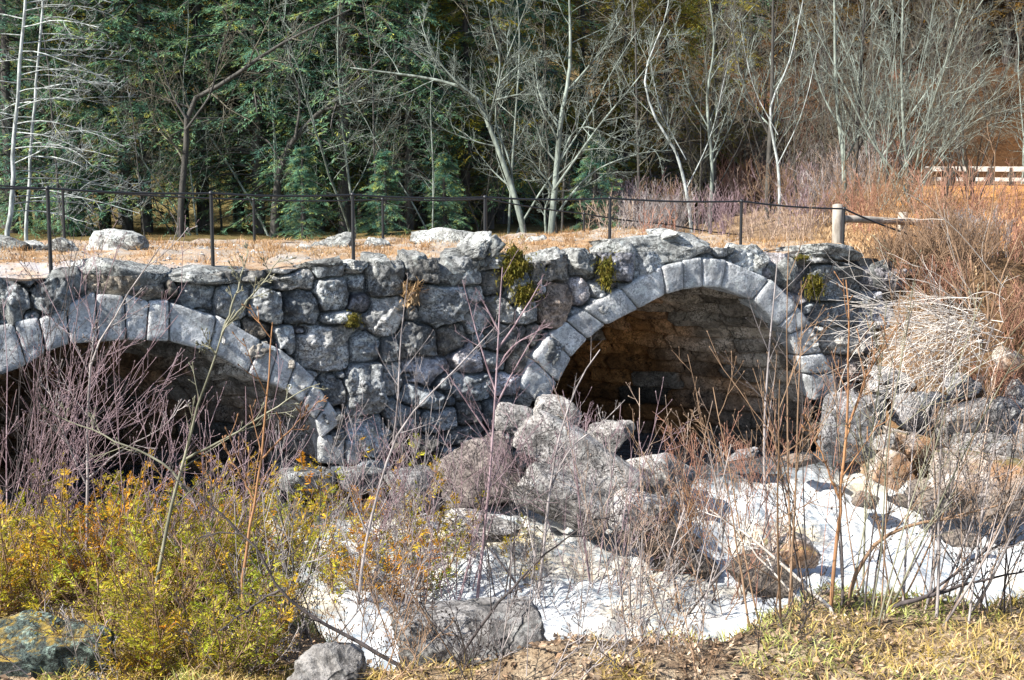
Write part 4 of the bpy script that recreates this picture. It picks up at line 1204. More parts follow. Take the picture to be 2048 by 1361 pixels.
for lb_, px, py, Y, H, n in RB:
    b = pt(px, py, Y); b[2] = tz(b[0], b[1])
    bush(lb_, b, M['t_red' if n in (10, 12, 14, 24) else 't_grey' if n == 26 and 'grey' in lb_ else 't_brown'], int(n * 1.7), H * 1.15, .36, .009, n1=6, n2=4, rmin=.005, area=.25)
# multi-stem dark bush on the right bank with its root at (1965, 690)
b = pt(1968, 700, 20.6); b[2] = tz(b[0], b[1])
mb = MB()
for st in ([(1968, 705), (1945, 640), (1905, 560), (1850, 480), (1800, 420)], [(1968, 705), (1955, 620), (1945, 540), (1935, 440), (1940, 330)], [(1972, 705), (1985, 620), (2010, 540), (2040, 470), (2060, 420)],
           [(1968, 705), (1930, 640), (1880, 590), (1830, 545)], [(1970, 705), (1975, 620), (1970, 520), (1985, 400), (1990, 300)], [(1968, 705), (1940, 610), (1920, 520), (1880, 420), (1870, 350)], [(1975, 705), (2010, 640), (2050, 590), (2090, 560)],
           [(1970, 705), (1960, 640), (1930, 540), (1900, 470), (1890, 400)]):
    P = px_line(st, 20.6, 10, rng.uniform(-.5, .5)); Rr = np.linspace(.022, .006, 10)
    P = wiggle(P[None], .01)
    tubes(mb, P, Rr[None], 6); A, Ra = grow(P, Rr[None], 12, t=(.3, .98), ang=(20, 45), lr=(.15, .35), up=.3, m=6, rs=.55, rmin=.005); tubes(mb, A, Ra, 4)
    B, Rb = grow(A, Ra, 5, ang=(20, 50), lr=(.25, .5), up=.3, m=4, rs=.7, rmin=.004); tubes(mb, B, Rb, 3)
tag(mb.build('bare_bush', M['t_brown'], origin=b), 'dark multi stemmed bush rooted on the right bank above the rubble', 'bush')
# pale tangle of arching canes falling left over the bank
mb = MB()
n = 150
r_ = rng
P = np.zeros((n, 9, 3))
for i in range(n):
    f = r_.uniform(0, 1)
    x = 2000 - 200 * f ** 1.3 + r_.normal(0, 18); y = 650 + 35 * f + r_.normal(0, 34); L = r_.uniform(80, 270) * (1.1 - .4 * f)
    a = r_.normal(-.25, .55); cv = r_.normal(.10, .09); Y0 = 20.3 + r_.normal(0, .35); dy = r_.normal(-.03, .06)
    pts = [(x, y)]
    for j in range(8):
        a += cv + r_.normal(0, .05); x -= math.cos(a) * L / 8; y += math.sin(a) * L / 8; pts.append((x, y))
    P[i] = [pt(px, py, Y0 + dy * j) for j, (px, py) in enumerate(pts)]
Rr = np.linspace(.0075, .0038, 9)[None] * r_.uniform(.7, 1.2, n)[:, None]
tubes(mb, P, Rr, 4, r_.uniform(.45, 1.1, n))
A, Ra = grow(P, Rr, 3, t=(.2, .95), ang=(15, 60), lr=(.2, .6), up=-.1, m=6, rs=.7, rmin=.0035, wig=.14); tubes(mb, A, Ra, 3, r_.uniform(.35, 1.05, len(A)))
b = pt(1930, 690, 20.5); b[2] = tz(b[0], b[1])
tag(mb.build('bare_bush', M['t_bleach'], origin=b), 'bleached tangle of arching canes hanging over the right bank rubble', 'bush')

# ------------------------------------------------------------------ wooden fence, guardrail


def box_pts(a, b, w, h):
    """bar from a to b, width w across, height h"""
    a = np.asarray(a, float); b = np.asarray(b, float); d = unit(b - a); s = unit(np.cross(d, np.array([0, 0, 1.0]))) * w / 2; t = unit(np.cross(s, d)) * h / 2
    v = [a - s - t, a + s - t, a + s + t, a - s + t, b - s - t, b + s - t, b + s + t, b - s + t]
    return np.array(v), [(0, 1, 2, 3), (7, 6, 5, 4), (0, 4, 5, 1), (1, 5, 6, 2), (2, 6, 7, 3), (3, 7, 4, 0)]


def log(mb, a, b, r, k=12, seed=0):
    a = np.asarray(a, float); b = np.asarray(b, float)
    P = np.array([a, a + (b - a) * .01, a + (b - a) * .33, a + (b - a) * .66, a + (b - a) * .985, b])[None]
    P[0, 2:4] += np.random.default_rng(seed).normal(0, r * .08, (2, 3))
    tubes(mb, P, np.array([[r * .2, r, r * 1.02, r, r * .97, r * .2]]), k)


fb = pt(1675, 474, 24.2); t = empty('wooden_fence', (fb[0], fb[1], tz(fb[0], fb[1]))); tag(t, 'weathered round post and rail fence just beyond the right end of the bridge', 'fence'); O = np.array(t.location)
p1 = pt(1675, 408, 24.2); p1b = np.array([fb[0], fb[1], O[2] - .2])
mb = MB(); log(mb, p1b, p1, .098); mb.build('post', M['wood'], t, origin=O).location = (0, 0, 0)
p2 = pt(1806, 424, 25.5); p2b = p2.copy(); p2b[2] = tz(p2[0], p2[1]) - .2
mb = MB(); log(mb, p2b, p2, .10, seed=3); mb.build('post', M['wood'], t, origin=O).location = (0, 0, 0)
mb = MB(); log(mb, pt(1680, 438, 24.3), pt(1808, 444, 25.4), .07, seed=4); mb.build('rail', M['wood'], t, origin=O).location = (0, 0, 0)
p3 = pt(1925, 442, 27.0); p3b = p3.copy(); p3b[2] = tz(p3[0], p3[1]) - .2
mb = MB(); log(mb, pt(1808, 443, 25.6), pt(1925, 452, 27.0), .07, seed=5); mb.build('rail', M['wood'], t, origin=O).location = (0, 0, 0)

g0 = pt(1790, 345, 45.0); t = empty('guardrail', (g0[0], g0[1], tz(g0[0], g0[1]))); tag(t, 'bleached timber guardrail on dark posts beside the far road at right', 'guardrail'); O = np.array(t.location)
for dz_, hh_ in ((0, .17), (-.36, .13)):
    a = pt(1850, 338, 45.0); b = pt(2130, 339, 43.0); a[2] += dz_; b[2] += dz_
    mb = MB(); v, q = box_pts(a, b, .14, hh_); mb.add(v, q); mb.build('beam', M['wood_white'], t, smooth=False, origin=O).location = (0, 0, 0)
for i, px in enumerate(np.arange(1860, 2130, 42)):
    f = (px - 1780) / 350; a = pt(px, 338, 45 - 2 * f); b = a.copy(); b[2] = tz(a[0], a[1] + .2) - .2; a[2] += .04
    a[1] += .19; b[1] += .19
    mb = MB(); v, q = box_pts(b, a + np.array([0, .001, 0]), .22, .22); mb.add(v, q); mb.build('post', M['wood_dark'], t, smooth=False, origin=O).location = (0, 0, 0)

# ------------------------------------------------------------------ feathery evergreen shrubs on the near bank


def shrub_variant(seed, nsh=26, H=.62):
    r = np.random.default_rng(seed)
    mbs = MB(); ml = MB()
    t = empty('evergreen_shrub')
    d = np.stack([r.normal(0, .55, nsh), r.normal(0, .55, nsh), np.ones(nsh)], -1); d = unit(d); p = np.stack([r.normal(0, .10, nsh), r.normal(0, .10, nsh), np.zeros(nsh) - .05], -1)
    m = 8; P = np.zeros((nsh, m, 3)); P[:, 0] = p; L = H * r.uniform(.6, 1.15, nsh)
    for j in range(1, m):
        d = unit(d + np.array([0, 0, .10]) + .07 * r.normal(size=d.shape)); p = p + d * (L / (m - 1))[:, None]; P[:, j] = p
    Rr = np.tile(np.linspace(.006, .0018, m), (nsh, 1)); tubes(mbs, P, Rr, 4)
    # side fronds
    nf = 15
    tw = np.tile(np.linspace(.18, .98, nf), nsh); bi = np.repeat(np.arange(nsh), nf)
    fi = tw * (m - 1); i0 = np.minimum(fi.astype(int), m - 2); f = (fi - i0)[:, None]
    s = P[bi, i0] * (1 - f) + P[bi, i0 + 1] * f; T = unit(P[bi, i0 + 1] - P[bi, i0])
    rnd = unit(r.normal(size=T.shape)); perp = unit(rnd - T * (rnd * T).sum(1, keepdims=True))
    fd = unit(T * .9 + perp); fl = (.16 * (1.1 - tw) + .03) * r.uniform(.7, 1.3, len(bi))
    FP = np.stack([s, s + fd * (fl * .5)[:, None], s + fd * fl[:, None] + np.array([0, 0, .015])], 1); tubes(mbs, FP, np.tile([[.0022, .0018, .001]], (len(bi), 1)), 3)
    nl = 17
    ti = np.repeat(np.arange(len(bi)), nl); tq = np.tile(np.linspace(.08, 1.0, nl), len(bi))
    b0 = s[ti] + fd[ti] * (fl[ti] * tq)[:, None]
    rn = unit(np.cross(fd[ti], np.tile(unit(r.normal(size=(len(bi), 3))), (1, 1))[ti]))
    sg = np.where(np.arange(len(ti)) % 2, 1, -1)[:, None]
    ld = unit(fd[ti] * .8 + rn * sg + .2 * r.normal(size=rn.shape)); nr = unit(np.cross(ld, fd[ti]) + .5 * r.normal(size=ld.shape)); sd_ = unit(np.cross(ld, nr))
    ll = r.uniform(.014, .034, len(ti)) * (1.2 - .6 * tq); lw = ll * .13
    v = np.stack([b0, b0 + ld * (ll * .45)[:, None] + sd_ * lw[:, None], b0 + ld * ll[:, None], b0 + ld * (ll * .45)[:, None] - sd_ * lw[:, None]], 1)
    pal = np.array([[1.0, 1.2, .9], [1.15, 1.15, .9], [1.35, 1.1, .7], [1.5, .85, .5], [.65, .85, .8]])
    ck = r.choice(5, nsh, p=[[.62, .2, .08, .02, .08], [.2, .55, .15, .03, .07], [.05, .2, .35, .35, .05], [.35, .2, .1, .05, .3]][seed % 4])
    c = pal[ck[bi][ti]] * r.uniform(.7, 1.25, len(ti))[:, None]
    ml.add(v.reshape(-1, 3), np.arange(len(ti) * 4).reshape(-1, 4), None, np.repeat(c, 4, axis=0))
    mbs.build('stem', M['t_brown'], t); ml.build('foliage', M['l_shrub'], t, smooth=False)
    return t


SH = [shrub_variant(41), shrub_variant(42, 22, .75), shrub_variant(43, 28, .5), shrub_variant(44, 19, .68)]
SHP = [('yellow green feathery shrub low at the far left above the mossy boulder', 30, 1215, 1.0), ('olive feathery shrub right of the mossy boulder', 150, 1190, 1.05), ('feathery evergreen shrub at left beside the purple brown stems', 95, 1150, .9),
       ('tall feathery shrub with rusty tips below the left arch', 255, 1140, 1.1), ('tallest yellow green feathery shrub in front of the dark left arch', 360, 1150, 1.15), ('bright yellow green shrub behind the thick olive sapling', 430, 1130, 1.0),
       ('rusty orange feathery shrub in front of the dark left arch', 500, 1140, 1.0), ('feathery shrub in front of the pier footing, left one', 610, 1140, 1.05), ('feathery shrub in front of the pier footing, right one', 720, 1130, 1.12),
       ('feathery shrub at the left edge of the white water', 800, 1190, 1.1), ('low yellow shrub right of the thin grey sapling by the rapids', 870, 1225, 1.0), ('low feathery shrub under the orange stem', 520, 1235, 1.0), ('low feathery shrub between olive sapling and orange stem', 400, 1240, 1.0),
       ('low dark olive shrub at the foot of the olive sapling', 290, 1265, 1.0), ('low rusty shrub above the small speckled boulder', 640, 1250, 1.15), ('low olive shrub left of the broad flat boulder', 745, 1255, 1.15), ('low shrub at the bottom edge right of the mossy boulder', 330, 1345, .9), ('low shrub at the bottom edge below the orange stem', 480, 1340, .9),
       ('small mustard shrub on the bank beside the white water, centre', 1010, 1225, .6)]
for i, (lb_, px, py, s) in enumerate(SHP):
    b = gp(px, py); k = SH[(0, 1, 3, 2, 0, 1, 2, 0, 1, 1, 0, 3, 0, 3, 2, 1, 0, 3, 1)[i]]
    o = k if not used.get(k.name) else copy_tree(k); used[k.name] = True
    o.location = b - np.array([0, 0, .02]); sc = s * .86 * max(.9, b[1] / 6.5); o.scale = (sc * 1.25, sc * 1.25, sc); o.rotation_euler = (0, 0, rng.uniform(0, 6.28))
    tag(o, lb_, 'shrub', 'feathery evergreen shrubs on the near bank')

# ------------------------------------------------------------------ ferns and moss on the wall


def tuft(label, cat, name, px, py, w, h, mat, n=500, ln=(.05, .13), droop=.6, seed=0, v=-.10):
    r = np.random.default_rng(seed); uu, zz = wall_uz(px, py, v); Yd = W0[1] + uu * U[1]
    ww = w * Yd / F; hz = h * Yd / F; O = uvz(uu, v, zz)
    b0 = uvz(uu + r.normal(0, ww * .22, n), v + r.normal(.0, .05, n), zz + r.normal(0, hz * .18, n))
    d = unit(np.array([.25, -.7, .25]) + .8 * r.normal(size=(n, 3))); L = r.uniform(*ln, n); wd = r.uniform(.006, .014, n)
    s = unit(np.cross(d, np.array([.1, .2, 1.0])))
    e = b0 + d * L[:, None] + np.array([0, 0, -1]) * (L * droop * .5)[:, None]; mdp = b0 + d * (L * .5)[:, None]
    vv = np.stack([b0 - s * wd[:, None] * .4, b0 + s * wd[:, None] * .4, mdp + s * wd[:, None], mdp - s * wd[:, None], e], 1)
    k = np.arange(n)[:, None] * 5
    mb = MB(); rv, rq = rock_shape(700 + seed, 2.2, 4, 10, .3, fine=.1); mb.add(O + rv * np.array([ww * .32, .08, hz * .40]), rq, None, .45)
    mb.add(vv.reshape(-1, 3), np.hstack([k, k + 1, k + 2, k + 3]), np.hstack([k + 3, k + 2, k + 4]), np.repeat(r.uniform(.6, 1.3, n)[:, None] * np.array([[1, 1, 1.]]), 5, axis=0))
    o = mb.build(name, mat, smooth=False, origin=O); return tag(o, label, cat)


tuft('yellow green fern tuft growing on the wall between the central capping stones', 'fern', 'fern_clump', 1030, 530, 75, 110, M['l_moss'], 900, seed=1, v=-.05)
tuft('brownish hanging fern lower on the wall under the yellow green tuft', 'fern', 'fern_clump', 1050, 585, 60, 60, M['l_moss'], 500, seed=2)
tuft('mossy fern tuft left of the right arch between two grey stones', 'fern', 'fern_clump', 1212, 545, 40, 90, M['l_moss'], 500, seed=3)
tuft('bright mustard fern tuft on the right abutment above the arch ring', 'fern', 'fern_clump', 1628, 572, 50, 60, M['l_moss'], 700, seed=4)
tuft('rusty dry weeds in the wall joint below the capping stones, left of centre', 'weeds', 'dry_weed', 822, 590, 50, 70, M['grass_dry'], 160, (.08, .22), .1, 5)
tuft('dark moss cushion in the joint above the round lichened stone', 'moss', 'moss_cushion', 705, 640, 40, 40, M['l_moss'], 350, (.02, .05), .6, 6)
tuft('small yellow moss streak beneath the right capping slab', 'moss', 'moss_cushion', 1605, 515, 40, 14, M['l_moss'], 260, (.02, .05), .4, 7)

# ------------------------------------------------------------------ near saplings and thorny brush


def sapling(label, stems, mat, r_px=9, n1=7, n2=4, name='bare_sapling', t1=(.3, .97), tw=(28, 55), lr=(.12, .3), up=.3, base=None, dY=0.0, mat_b=None, bud=1.6, rmin=.0024, n3=0):
    bx, by = stems[0][0]; b = gp(bx, by) if base is None else base
    Y = b[1]; mb = MB()
    for i, st in enumerate(stems):
        P = px_line(st, Y + (0 if i == 0 else .02), 14, dY)
        if i == 0: P[0] = b - np.array([0, 0, .08])
        ra = r_px * .5 * Y / F * (1 if i == 0 else .6)
        Rr = np.linspace(ra, ra * .28, 14); P = wiggle(P[None], .0022)
        tubes(mb, P, Rr[None], 8)
        A, Ra = grow(P, Rr[None], n1, t=t1, ang=tw, lr=lr, up=up, m=7, rs=.5, rmin=rmin, wig=.035); tubes(mb, A, Ra, 5)
        if n2:
            B, Rb = grow(A, Ra, n2, t=(.3, 1), ang=(25, 55), lr=(.2, .5), up=up, m=5, rs=.65, rmin=rmin * .8, wig=.045); tubes(mb, B, Rb, 4); buds(mb, B, rmin * bud)
            if n3:
                C, Rc = grow(B, Rb, n3, t=(.3, 1), ang=(25, 55), lr=(.3, .6), up=up, m=4, rs=.7, rmin=rmin * .7, wig=.1); tubes(mb, C, Rc, 3)
        buds(mb, A, rmin * bud)
    o = mb.build(name, mat, origin=b); return tag(o, label, 'sapling')


sapling('thick olive sapling before the left arch, forking near the top', [[(296, 1255), (330, 1080), (362, 940), (400, 800), (430, 715), (448, 660), (470, 620)], [(448, 655), (505, 590), (562, 515)], [(444, 670), (480, 560), (498, 498)], [(432, 705), (405, 690), (398, 705)],
    [(370, 920), (480, 860), (600, 785), (640, 768)], [(375, 985), (330, 930), (240, 885), (85, 820)]], M['t_olive'], 9.5, 6, 3)
sapling('grey sapling left of the olive one, crossing the left arch and leaning right', [[(172, 1170), (176, 1000), (176, 850), (182, 730), (230, 630), (320, 495)], [(180, 740), (188, 680), (190, 640)], [(178, 980), (140, 900), (98, 780), (92, 735)], [(178, 955), (240, 905), (330, 850), (370, 800)]], M['t_grey'], 7, 6, 3)
sapling('bright orange brown stem before the left arch', [[(488, 1310), (486, 1170), (498, 1060), (520, 930), (532, 820), (545, 645)], [(510, 1000), (470, 930), (440, 880)], [(522, 920), (560, 880), (640, 800)]], M['t_orange'], 8, 5, 3)
sapling('tall thin grey sapling before the pier, arching to the upper right', [[(715, 1310), (718, 1180), (742, 1040), (786, 890), (830, 820), (910, 740), (990, 655)], [(786, 890), (796, 800), (800, 700), (815, 560)], [(735, 1070), (700, 980), (680, 900)]], M['t_grey'], 7.5, 7, 3)
sapling('pink twigged sapling standing in front of the pier, with steep paired branches', [[(948, 1265), (965, 1100), (980, 950), (990, 800), (998, 640), (1005, 535)], [(990, 780), (960, 690), (925, 560)], [(994, 700), (1030, 650), (1085, 560), (1075, 570)], [(988, 820), (1040, 720), (1090, 640)], [(985, 880), (930, 800), (890, 740)], [(992, 740), (1030, 690), (1100, 650)], [(996, 660), (970, 610), (955, 580)]], M['t_mauve'], 7.5, 7, 4)
sapling('slim grey sapling right of the pink twigged one, against the rocks', [[(1070, 1265), (1085, 1120), (1100, 980), (1120, 870), (1160, 760), (1200, 700)], [(1100, 980), (1140, 900), (1200, 850), (1250, 800)]], M['t_grey'], 8, 7, 4)
sapling('dark fallen branch leaning from the bottom up to the left', [[(830, 1350), (700, 1275), (610, 1225), (555, 1175), (520, 1110), (478, 1065), (400, 1075)], [(560, 1180), (510, 1210), (440, 1260)], [(478, 1065), (400, 990), (330, 950)]], M['t_dark'], 10, 4, 3)
sapling('dark straight branch leaning across the white water from centre to the right', [[(905, 1340), (960, 1255), (1030, 1170), (1100, 1100), (1200, 1030)], ], M['t_dark'], 8, 5, 2)
sapling('long bare branch leaning left over the pier rocks from the centre brush', [[(1070, 1262), (1040, 1180), (980, 1100), (900, 1000), (850, 930)], ], M['t_grey'], 7, 6, 3)
sapling('tall straight stem before the right arch reaching the arch ring', [[(1560, 1225), (1535, 1050), (1528, 900), (1535, 740), (1556, 510)]], M['t_grey'], 8, 5, 2)
sapling('low dark branch stretching to the right edge above the white water', [[(1760, 1225), (1850, 1195), (1950, 1165), (2060, 1140)], [(1850, 1195), (1960, 1110), (2060, 1060)]], M['t_dark'], 11, 6, 3)
sapling('pair of bleached stems leaning left across the rapids', [[(1680, 1235), (1620, 1180), (1540, 1110), (1490, 1070), (1420, 1020)], [(1625, 1230), (1560, 1160), (1500, 1090), (1480, 980)]], M['t_bleach'], 9, 4, 2)
sapling('slanting stem from the right clump curving over the white water', [[(1690, 1215), (1730, 1110), (1800, 1060), (1900, 1035), (2060, 995)]], M['t_brown'], 10, 6, 3)
sapling('tall brown stem in front of the right abutment', [[(1660, 1225), (1672, 1100), (1685, 960), (1695, 800), (1697, 650), (1692, 560)], [(1680, 1000), (1640, 900), (1610, 830)], [(1690, 880), (1730, 760), (1800, 640)]], M['t_orange'], 9, 6, 3)

FG = [('low dark twig tangle between the mossy boulder and the speckled boulder', 420, 1345, 't_dark', 14, .42, .7, (.1, 0), .004), ('low grey twig tangle left of the speckled boulder', 530, 1335, 't_grey', 14, .5, .6, (0, 0), .004), ('low brown twigs right of the speckled boulder', 700, 1335, 't_brown', 14, .5, .65, (.1, 0), .004),
      ('low dark twigs in front of the broad flat boulder', 930, 1345, 't_dark', 14, .45, .7, (0, 0), .004), ('low grey twigs right of the broad flat boulder', 1060, 1345, 't_grey', 14, .5, .65, (-.05, 0), .004), ('low brown twigs at the bottom edge under the brown clumps', 1340, 1350, 't_brown', 12, .4, .7, (0, 0), .004), ('pale mauve twigs left of the bright orange brown stem', 420, 1200, 't_mauve', 12, 1.15, .34, (.1, 0), .006), ('fine grey twigs right of the bright orange brown stem', 600, 1190, 't_grey', 12, 1.05, .34, (.1, 0), .005), ('mauve twigs rising left of the thin grey sapling', 680, 1215, 't_mauve', 11, 1.1, .3, (.15, 0), .005),
      ('tall thin grey stems between the thin grey sapling and the pink twigged one', 850, 1245, 't_grey', 9, 1.45, .16, (.05, 0), .006), ('tall thin mauve stems right of the slim grey sapling', 1180, 1255, 't_mauve', 7, 1.35, .24, (.05, 0), .006), ('thin tan stems before the low pale boulder and the dark arch', 1310, 1250, 't_tan', 6, 1.3, .26, (.03, 0), .006),
      ('thin mauve stems between the two tall brown clumps', 1520, 1235, 't_red', 6, 1.35, .26, (.05, 0), .005), ('thin tan stems at the far right leaning out of the picture', 1930, 1215, 't_tan', 10, 1.25, .24, (.2, 0), .005), ('thin brown stems left of the leaning grey stems at right', 1790, 1215, 't_brown', 6, 1.4, .24, (.05, 0), .006), ('dense purple brown thicket at the left edge before the left arch', 20, 1150, 't_mauve', 20, 1.75, .28, (.25, .05), .0058), ('purple brown stems right of the left edge thicket', 75, 1165, 't_mauve', 15, 1.55, .26, (.25, 0), .0052),
      ('dark stems at the far left edge', -20, 1170, 't_dark', 9, 1.8, .15, (.1, 0), .0065), ('thin mauve stems between the grey and olive saplings', 215, 1180, 't_mauve', 10, 1.2, .28, (.2, 0), .006),
      ('brown brush at the foot of the olive sapling', 330, 1290, 't_brown', 10, .8, .4, (0, 0), .005), ('grey brush under the orange stem', 540, 1300, 't_grey', 12, .8, .4, (.05, 0), .005), ('dark twigs between orange stem and thin grey sapling', 620, 1280, 't_dark', 9, .8, .35, (0, 0), .005),
      ('brush left of the broad flat boulder', 770, 1300, 't_grey', 10, .95, .3, (.05, 0), .006), ('mauve stems before the pier, left of the pink twigged sapling', 870, 1275, 't_mauve', 9, 1.3, .2, (.05, 0), .006), ('dark stems standing behind the broad flat boulder', 1000, 1270, 't_dark', 8, 1.1, .2, (.05, 0), .007),
      ('dense grey brush before the rapids, centre', 1110, 1275, 't_grey', 7, .95, .3, (-.05, 0), .006), ('tan brush before the rapids, right of the dense grey brush', 1200, 1285, 't_tan', 8, .9, .26, (0, 0), .006), ('grey brush between the tan brush and the brown clump', 1290, 1290, 't_grey', 7, .9, .3, (0, 0), .006),
      ('dark stems at the left edge of the brown clump', 1365, 1275, 't_dark', 6, 1.1, .26, (.05, 0), .008), ('tall brown clump before the right arch, left of two', 1440, 1270, 't_brown', 6, 1.5, .26, (-.02, 0), .0075), ('red brown twiggy bush before the right arch interior', 1475, 1245, 't_red', 5, 1.25, .28, (-.05, 0), .005),
      ('tall brown clump before the right arch, right of two', 1590, 1235, 't_brown', 6, 1.5, .24, (0, 0), .0075), ('dark stems rooted at the bank lip below the right abutment', 1680, 1225, 't_dark', 6, 1.35, .24, (.05, 0), .0075), ('olive stems right of the slanting stem', 1745, 1225, 't_olive', 5, 1.4, .22, (.08, 0), .0075),
      ('long grey stems leaning right over the white water', 1850, 1215, 't_grey', 9, 1.35, .2, (.2, 0), .009), ('thin dark twigs at the right edge before the white water', 1985, 1225, 't_dark', 9, 1.1, .25, (.1, 0), .006), ('low tangled twigs on the bank lip below the brown clumps', 1530, 1265, 't_dark', 10, .5, .7, (0, 0), .005),
      ('low tangled twigs at the bottom left of the brown clumps', 1230, 1320, 't_grey', 12, .45, .7, (0, 0), .004), ('low dead twigs at the bottom right of the small speckled boulder', 800, 1345, 't_brown', 14, .5, .6, (0, 0), .004), ('low dead twigs in front of the mossy boulder', 235, 1352, 't_grey', 10, .45, .55, (-.2, 0), .004)]
for lb_, px, py, mt, n, H, sp, ln, r0 in FG:
    b = gp(px, py); s = max(1.0, b[1] / 6.5)
    bush(lb_, b, M[mt], max(4, int(n * (.85 if H > 1.5 and px < 150 else .7 if H < .6 else 1.3))), H * s * 1.06, sp, r0 * s * .72, n1=5, n2=3, rmin=.0017 * s, area=.10 * s, lean=ln, up=.35, bud=.0030 * s, k=6, lr=(.14, .42), bend=.035, jit=.5)
# purple haze of fine twigs at the foot of the pier, and orange dead grass stems by the rocks
for lb_, px, py, Y, mt, n, H, sp in (('fine purple twigs at the foot of the pier among the rocks', 930, 990, 17.6, 't_mauve', 6, .9, .4), ('fine reddish twigs before the right arch mouth', 1160, 900, 17.9, 't_mauve', 8, .8, .4), ('upright orange dead stems beside the angular rock', 1365, 1075, 16.9, 't_orange', 24, .95, .14),
                                      ('red twigs standing in front of the dark right arch', 1400, 990, 17.6, 't_red', 11, 1.2, .34), ('pinkish twigs leaning over the pier rocks', 1060, 960, 17.4, 't_mauve', 18, .9, .4), ('red twigs at the right side of the dark right arch', 1510, 980, 17.9, 't_red', 8, 1.1, .34)):
    b = pt(px, py, Y)
    bush(lb_, b, M[mt], n, H, sp, .006, n1=7, n2=4, rmin=.0035, area=.22)

# ------------------------------------------------------------------ grass, litter (stuff)


def blades(name, pos, mat, L, w, seed, lean=.5, cat_tint=None):
    r = np.random.default_rng(seed); n = len(pos)
    d = unit(np.stack([r.normal(0, lean, n), r.normal(0, lean, n), np.ones(n)], -1)); l = r.uniform(*L, n); s = unit(np.stack([r.normal(size=n), r.normal(size=n), np.zeros(n)], -1)) * (r.uniform(*w, n) / 2)[:, None]
    e = pos + d * l[:, None] + np.stack([d[:, 0], d[:, 1], -.6 * np.ones(n) * np.hypot(d[:, 0], d[:, 1])], -1) * (l * .35)[:, None]; md = pos + d * (l * .55)[:, None]
    v = np.stack([pos - s, pos + s, md + s * .8, md - s * .8, e], 1); k = np.arange(n)[:, None] * 5
    c = r.uniform(.65, 1.25, (n, 1)) * (cat_tint if cat_tint is not None else np.ones((n, 3)))
    mb = MB(); mb.add(v.reshape(-1, 3), np.hstack([k, k + 1, k + 2, k + 3]), np.hstack([k + 3, k + 2, k + 4]), np.repeat(c, 5, axis=0))
    return tag(mb.build(name, mat, smooth=False), kind='stuff')


n = 60000
x = rng.uniform(-3.2, 3.6, n); y = 3.6 + 3.2 * rng.uniform(0, 1, n) ** 1.3
g_ = n2(x, y, 1.6, 131) + .35 * sst(0, 2, x); k = g_ > np.where(x > .3, -.35, .22)
pos = np.stack([x, y, terrain(x, y) + .004], -1)
ct = np.where((n2(x, y, 2.2, 133) + .30 * rng.normal(size=n) > .46)[:, None], np.array([[.9, 1.08, .8]]), np.array([[1.18, 1.0, .9]]))
blades('grass', pos[k], M['grass_near'], (.025, .08), (.003, .007), 3, .85, ct[k])
n = 32000
u_ = rng.uniform(-8, 13.7, n); v_ = rng.uniform(.3, BW + .2, n); kk = (n2(u_, v_, .9, 141) + .5 * sst(2, 6, v_) + .25 * sst(3, 6, u_)) > .12
u_, v_ = u_[kk], v_[kk]
blades('dry_grass', uvz(u_, v_, deck_z(u_, v_) - .01), M['grass_dry'], (.03, .16), (.006, .016), 4, .8, rng.uniform(.45, 1.3, (len(u_), 1)) * np.array([[1.0, .95, .85]]))
n = 5200
u_ = rng.uniform(-8, 13.6, n); v_ = .4 + (BW - .4) * rng.uniform(0, 1, n) ** 1.4; kk = (n2(u_, v_, .7, 145) + .4 * sst(3, 0, u_) > -.05)
u_, v_ = u_[kk], v_[kk]; n = len(u_)
c = uvz(u_, v_, deck_z(u_, v_)); r0 = rng.uniform(.008, .035, n) * np.where(rng.uniform(size=n) < .08, 1.8, 1)
oc = np.array([[1, 0, 0], [0, 1, 0], [-1, 0, 0], [0, -1, 0], [0, 0, .7], [0, 0, -.5]])
of = np.array([[0, 1, 4], [1, 2, 4], [2, 3, 4], [3, 0, 4]])
th_ = rng.uniform(0, 6.28, n); ca, sa = np.cos(th_), np.sin(th_)
v = oc[None] * r0[:, None, None] * rng.uniform(.6, 1.3, (n, 6, 1))
v = np.stack([v[..., 0] * ca[:, None] - v[..., 1] * sa[:, None], v[..., 0] * sa[:, None] + v[..., 1] * ca[:, None], v[..., 2]], -1) + c[:, None]
mb = MB(); mb.add(v.reshape(-1, 3), None, (np.arange(n)[:, None, None] * 6 + of[None]).reshape(-1, 3), np.repeat(rng.uniform(.6, 1.5, (n, 1)) * np.ones((1, 3)), 6, axis=0))
tag(mb.build('gravel', M['rock'], smooth=False), kind='stuff')
tc_ = 170; cu0 = rng.uniform(-8, 13.6, tc_); cv0 = rng.uniform(.5, BW, tc_); ti_ = rng.integers(0, tc_, 5200)
u_ = cu0[ti_] + rng.normal(0, .07, 5200); v_ = np.clip(cv0[ti_] + rng.normal(0, .07, 5200), .35, BW + .2)
blades('dry_grass_tufts', uvz(u_, v_, deck_z(u_, v_) - .01), M['grass_dry'], (.07, .26), (.005, .012), 14, .45, rng.uniform(.4, 1.2, (5200, 1)) * np.array([[1.0, .85, .7]]))
n = 16000
x = rng.uniform(5.6, 14, n); y = rng.uniform(20, 44, n); u_ = (x - W0[0]) * U[0] + (y - W0[1]) * U[1]; k = (x / y > .24) & (terrain(x, y) > .7) & ((u_ > 13.9))
blades('dry_meadow_grass', np.stack([x, y, terrain(x, y) - .01], -1)[k], M['grass_dry'], (.08, .25), (.012, .03), 6, .6)
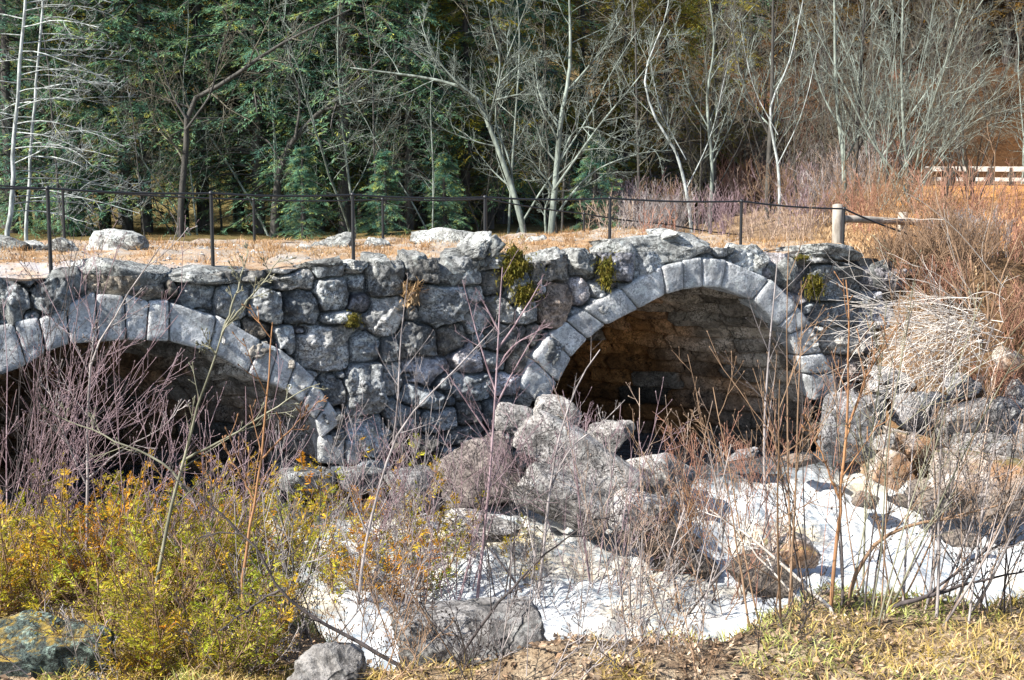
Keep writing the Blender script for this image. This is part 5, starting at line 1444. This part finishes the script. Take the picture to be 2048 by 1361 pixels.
# dead leaves on the near bank
n = 26000
x = rng.uniform(-3.2, 3.6, n); y = 3.5 + 5.0 * rng.uniform(0, 1, n) ** 1.4; z = terrain(x, y)
c = np.stack([x, y, z + rng.uniform(.0, .02, n)], -1); nr = unit(np.stack([rng.normal(0, .5, n), rng.normal(0, .5, n), np.ones(n)], -1)); a = unit(np.cross(nr, rng.normal(size=(n, 3)))); b = np.cross(nr, a)
l = rng.uniform(.007, .022, n)[:, None]; w = l * rng.uniform(.4, .8, n)[:, None]
v = np.stack([c - a * l, c + b * w + nr * l * .35, c + a * l, c - b * w + nr * l * .25], 1)
mb = MB(); mb.add(v.reshape(-1, 3), None, np.vstack([np.arange(n)[:, None] * 4 + np.array([[0, 1, 2]]), np.arange(n)[:, None] * 4 + np.array([[0, 2, 3]])]), np.repeat(rng.uniform(.3, 1.3, (n, 1)) * np.ones((1, 3)), 4, axis=0))
tag(mb.build('leaf_litter', M['leaf_dead'], smooth=False), kind='stuff')

# ------------------------------------------------------------------ light, camera
S = unit(np.array([-.68, -.37, .68]))
el = math.asin(S[2]); az = math.atan2(S[0], S[1])
w = bpy.data.worlds.new('World'); scene.world = w; w.use_nodes = True
nt = w.node_tree; bg = nt.nodes['Background']
sky = nt.nodes.new('ShaderNodeTexSky'); sky.sky_type = 'NISHITA'; sky.sun_disc = False
sky.sun_elevation = el; sky.sun_rotation = az
nt.links.new(sky.outputs[0], bg.inputs[0]); bg.inputs[1].default_value = .095
ld = bpy.data.lights.new('sun', 'SUN'); ld.energy = 4.8; ld.angle = R(.5); ld.color = (1.0, .95, .86)
lo = bpy.data.objects.new('sun', ld); COL.objects.link(lo); lo.location = (-20, 10, 40)
lo.rotation_euler = Vector(S).to_track_quat('Z', 'Y').to_euler()
cd = bpy.data.cameras.new('camera'); cam = bpy.data.objects.new('camera', cd); COL.objects.link(cam)
cam.location = CAM; cam.rotation_euler = (math.pi / 2 - TH, 0, 0)
cd.sensor_width = 36; cd.lens = 36 * F / 2048; cd.clip_end = 600; cd.clip_start = .05
scene.camera = cam
scene.view_settings.view_transform = 'Standard'; scene.view_settings.look = 'None'
scene.view_settings.exposure = 1.38; scene.view_settings.gamma = 1.0
scene.cycles.max_bounces = 6; scene.cycles.diffuse_bounces = 3; scene.cycles.transparent_max_bounces = 4
scene.cycles.use_denoising = True
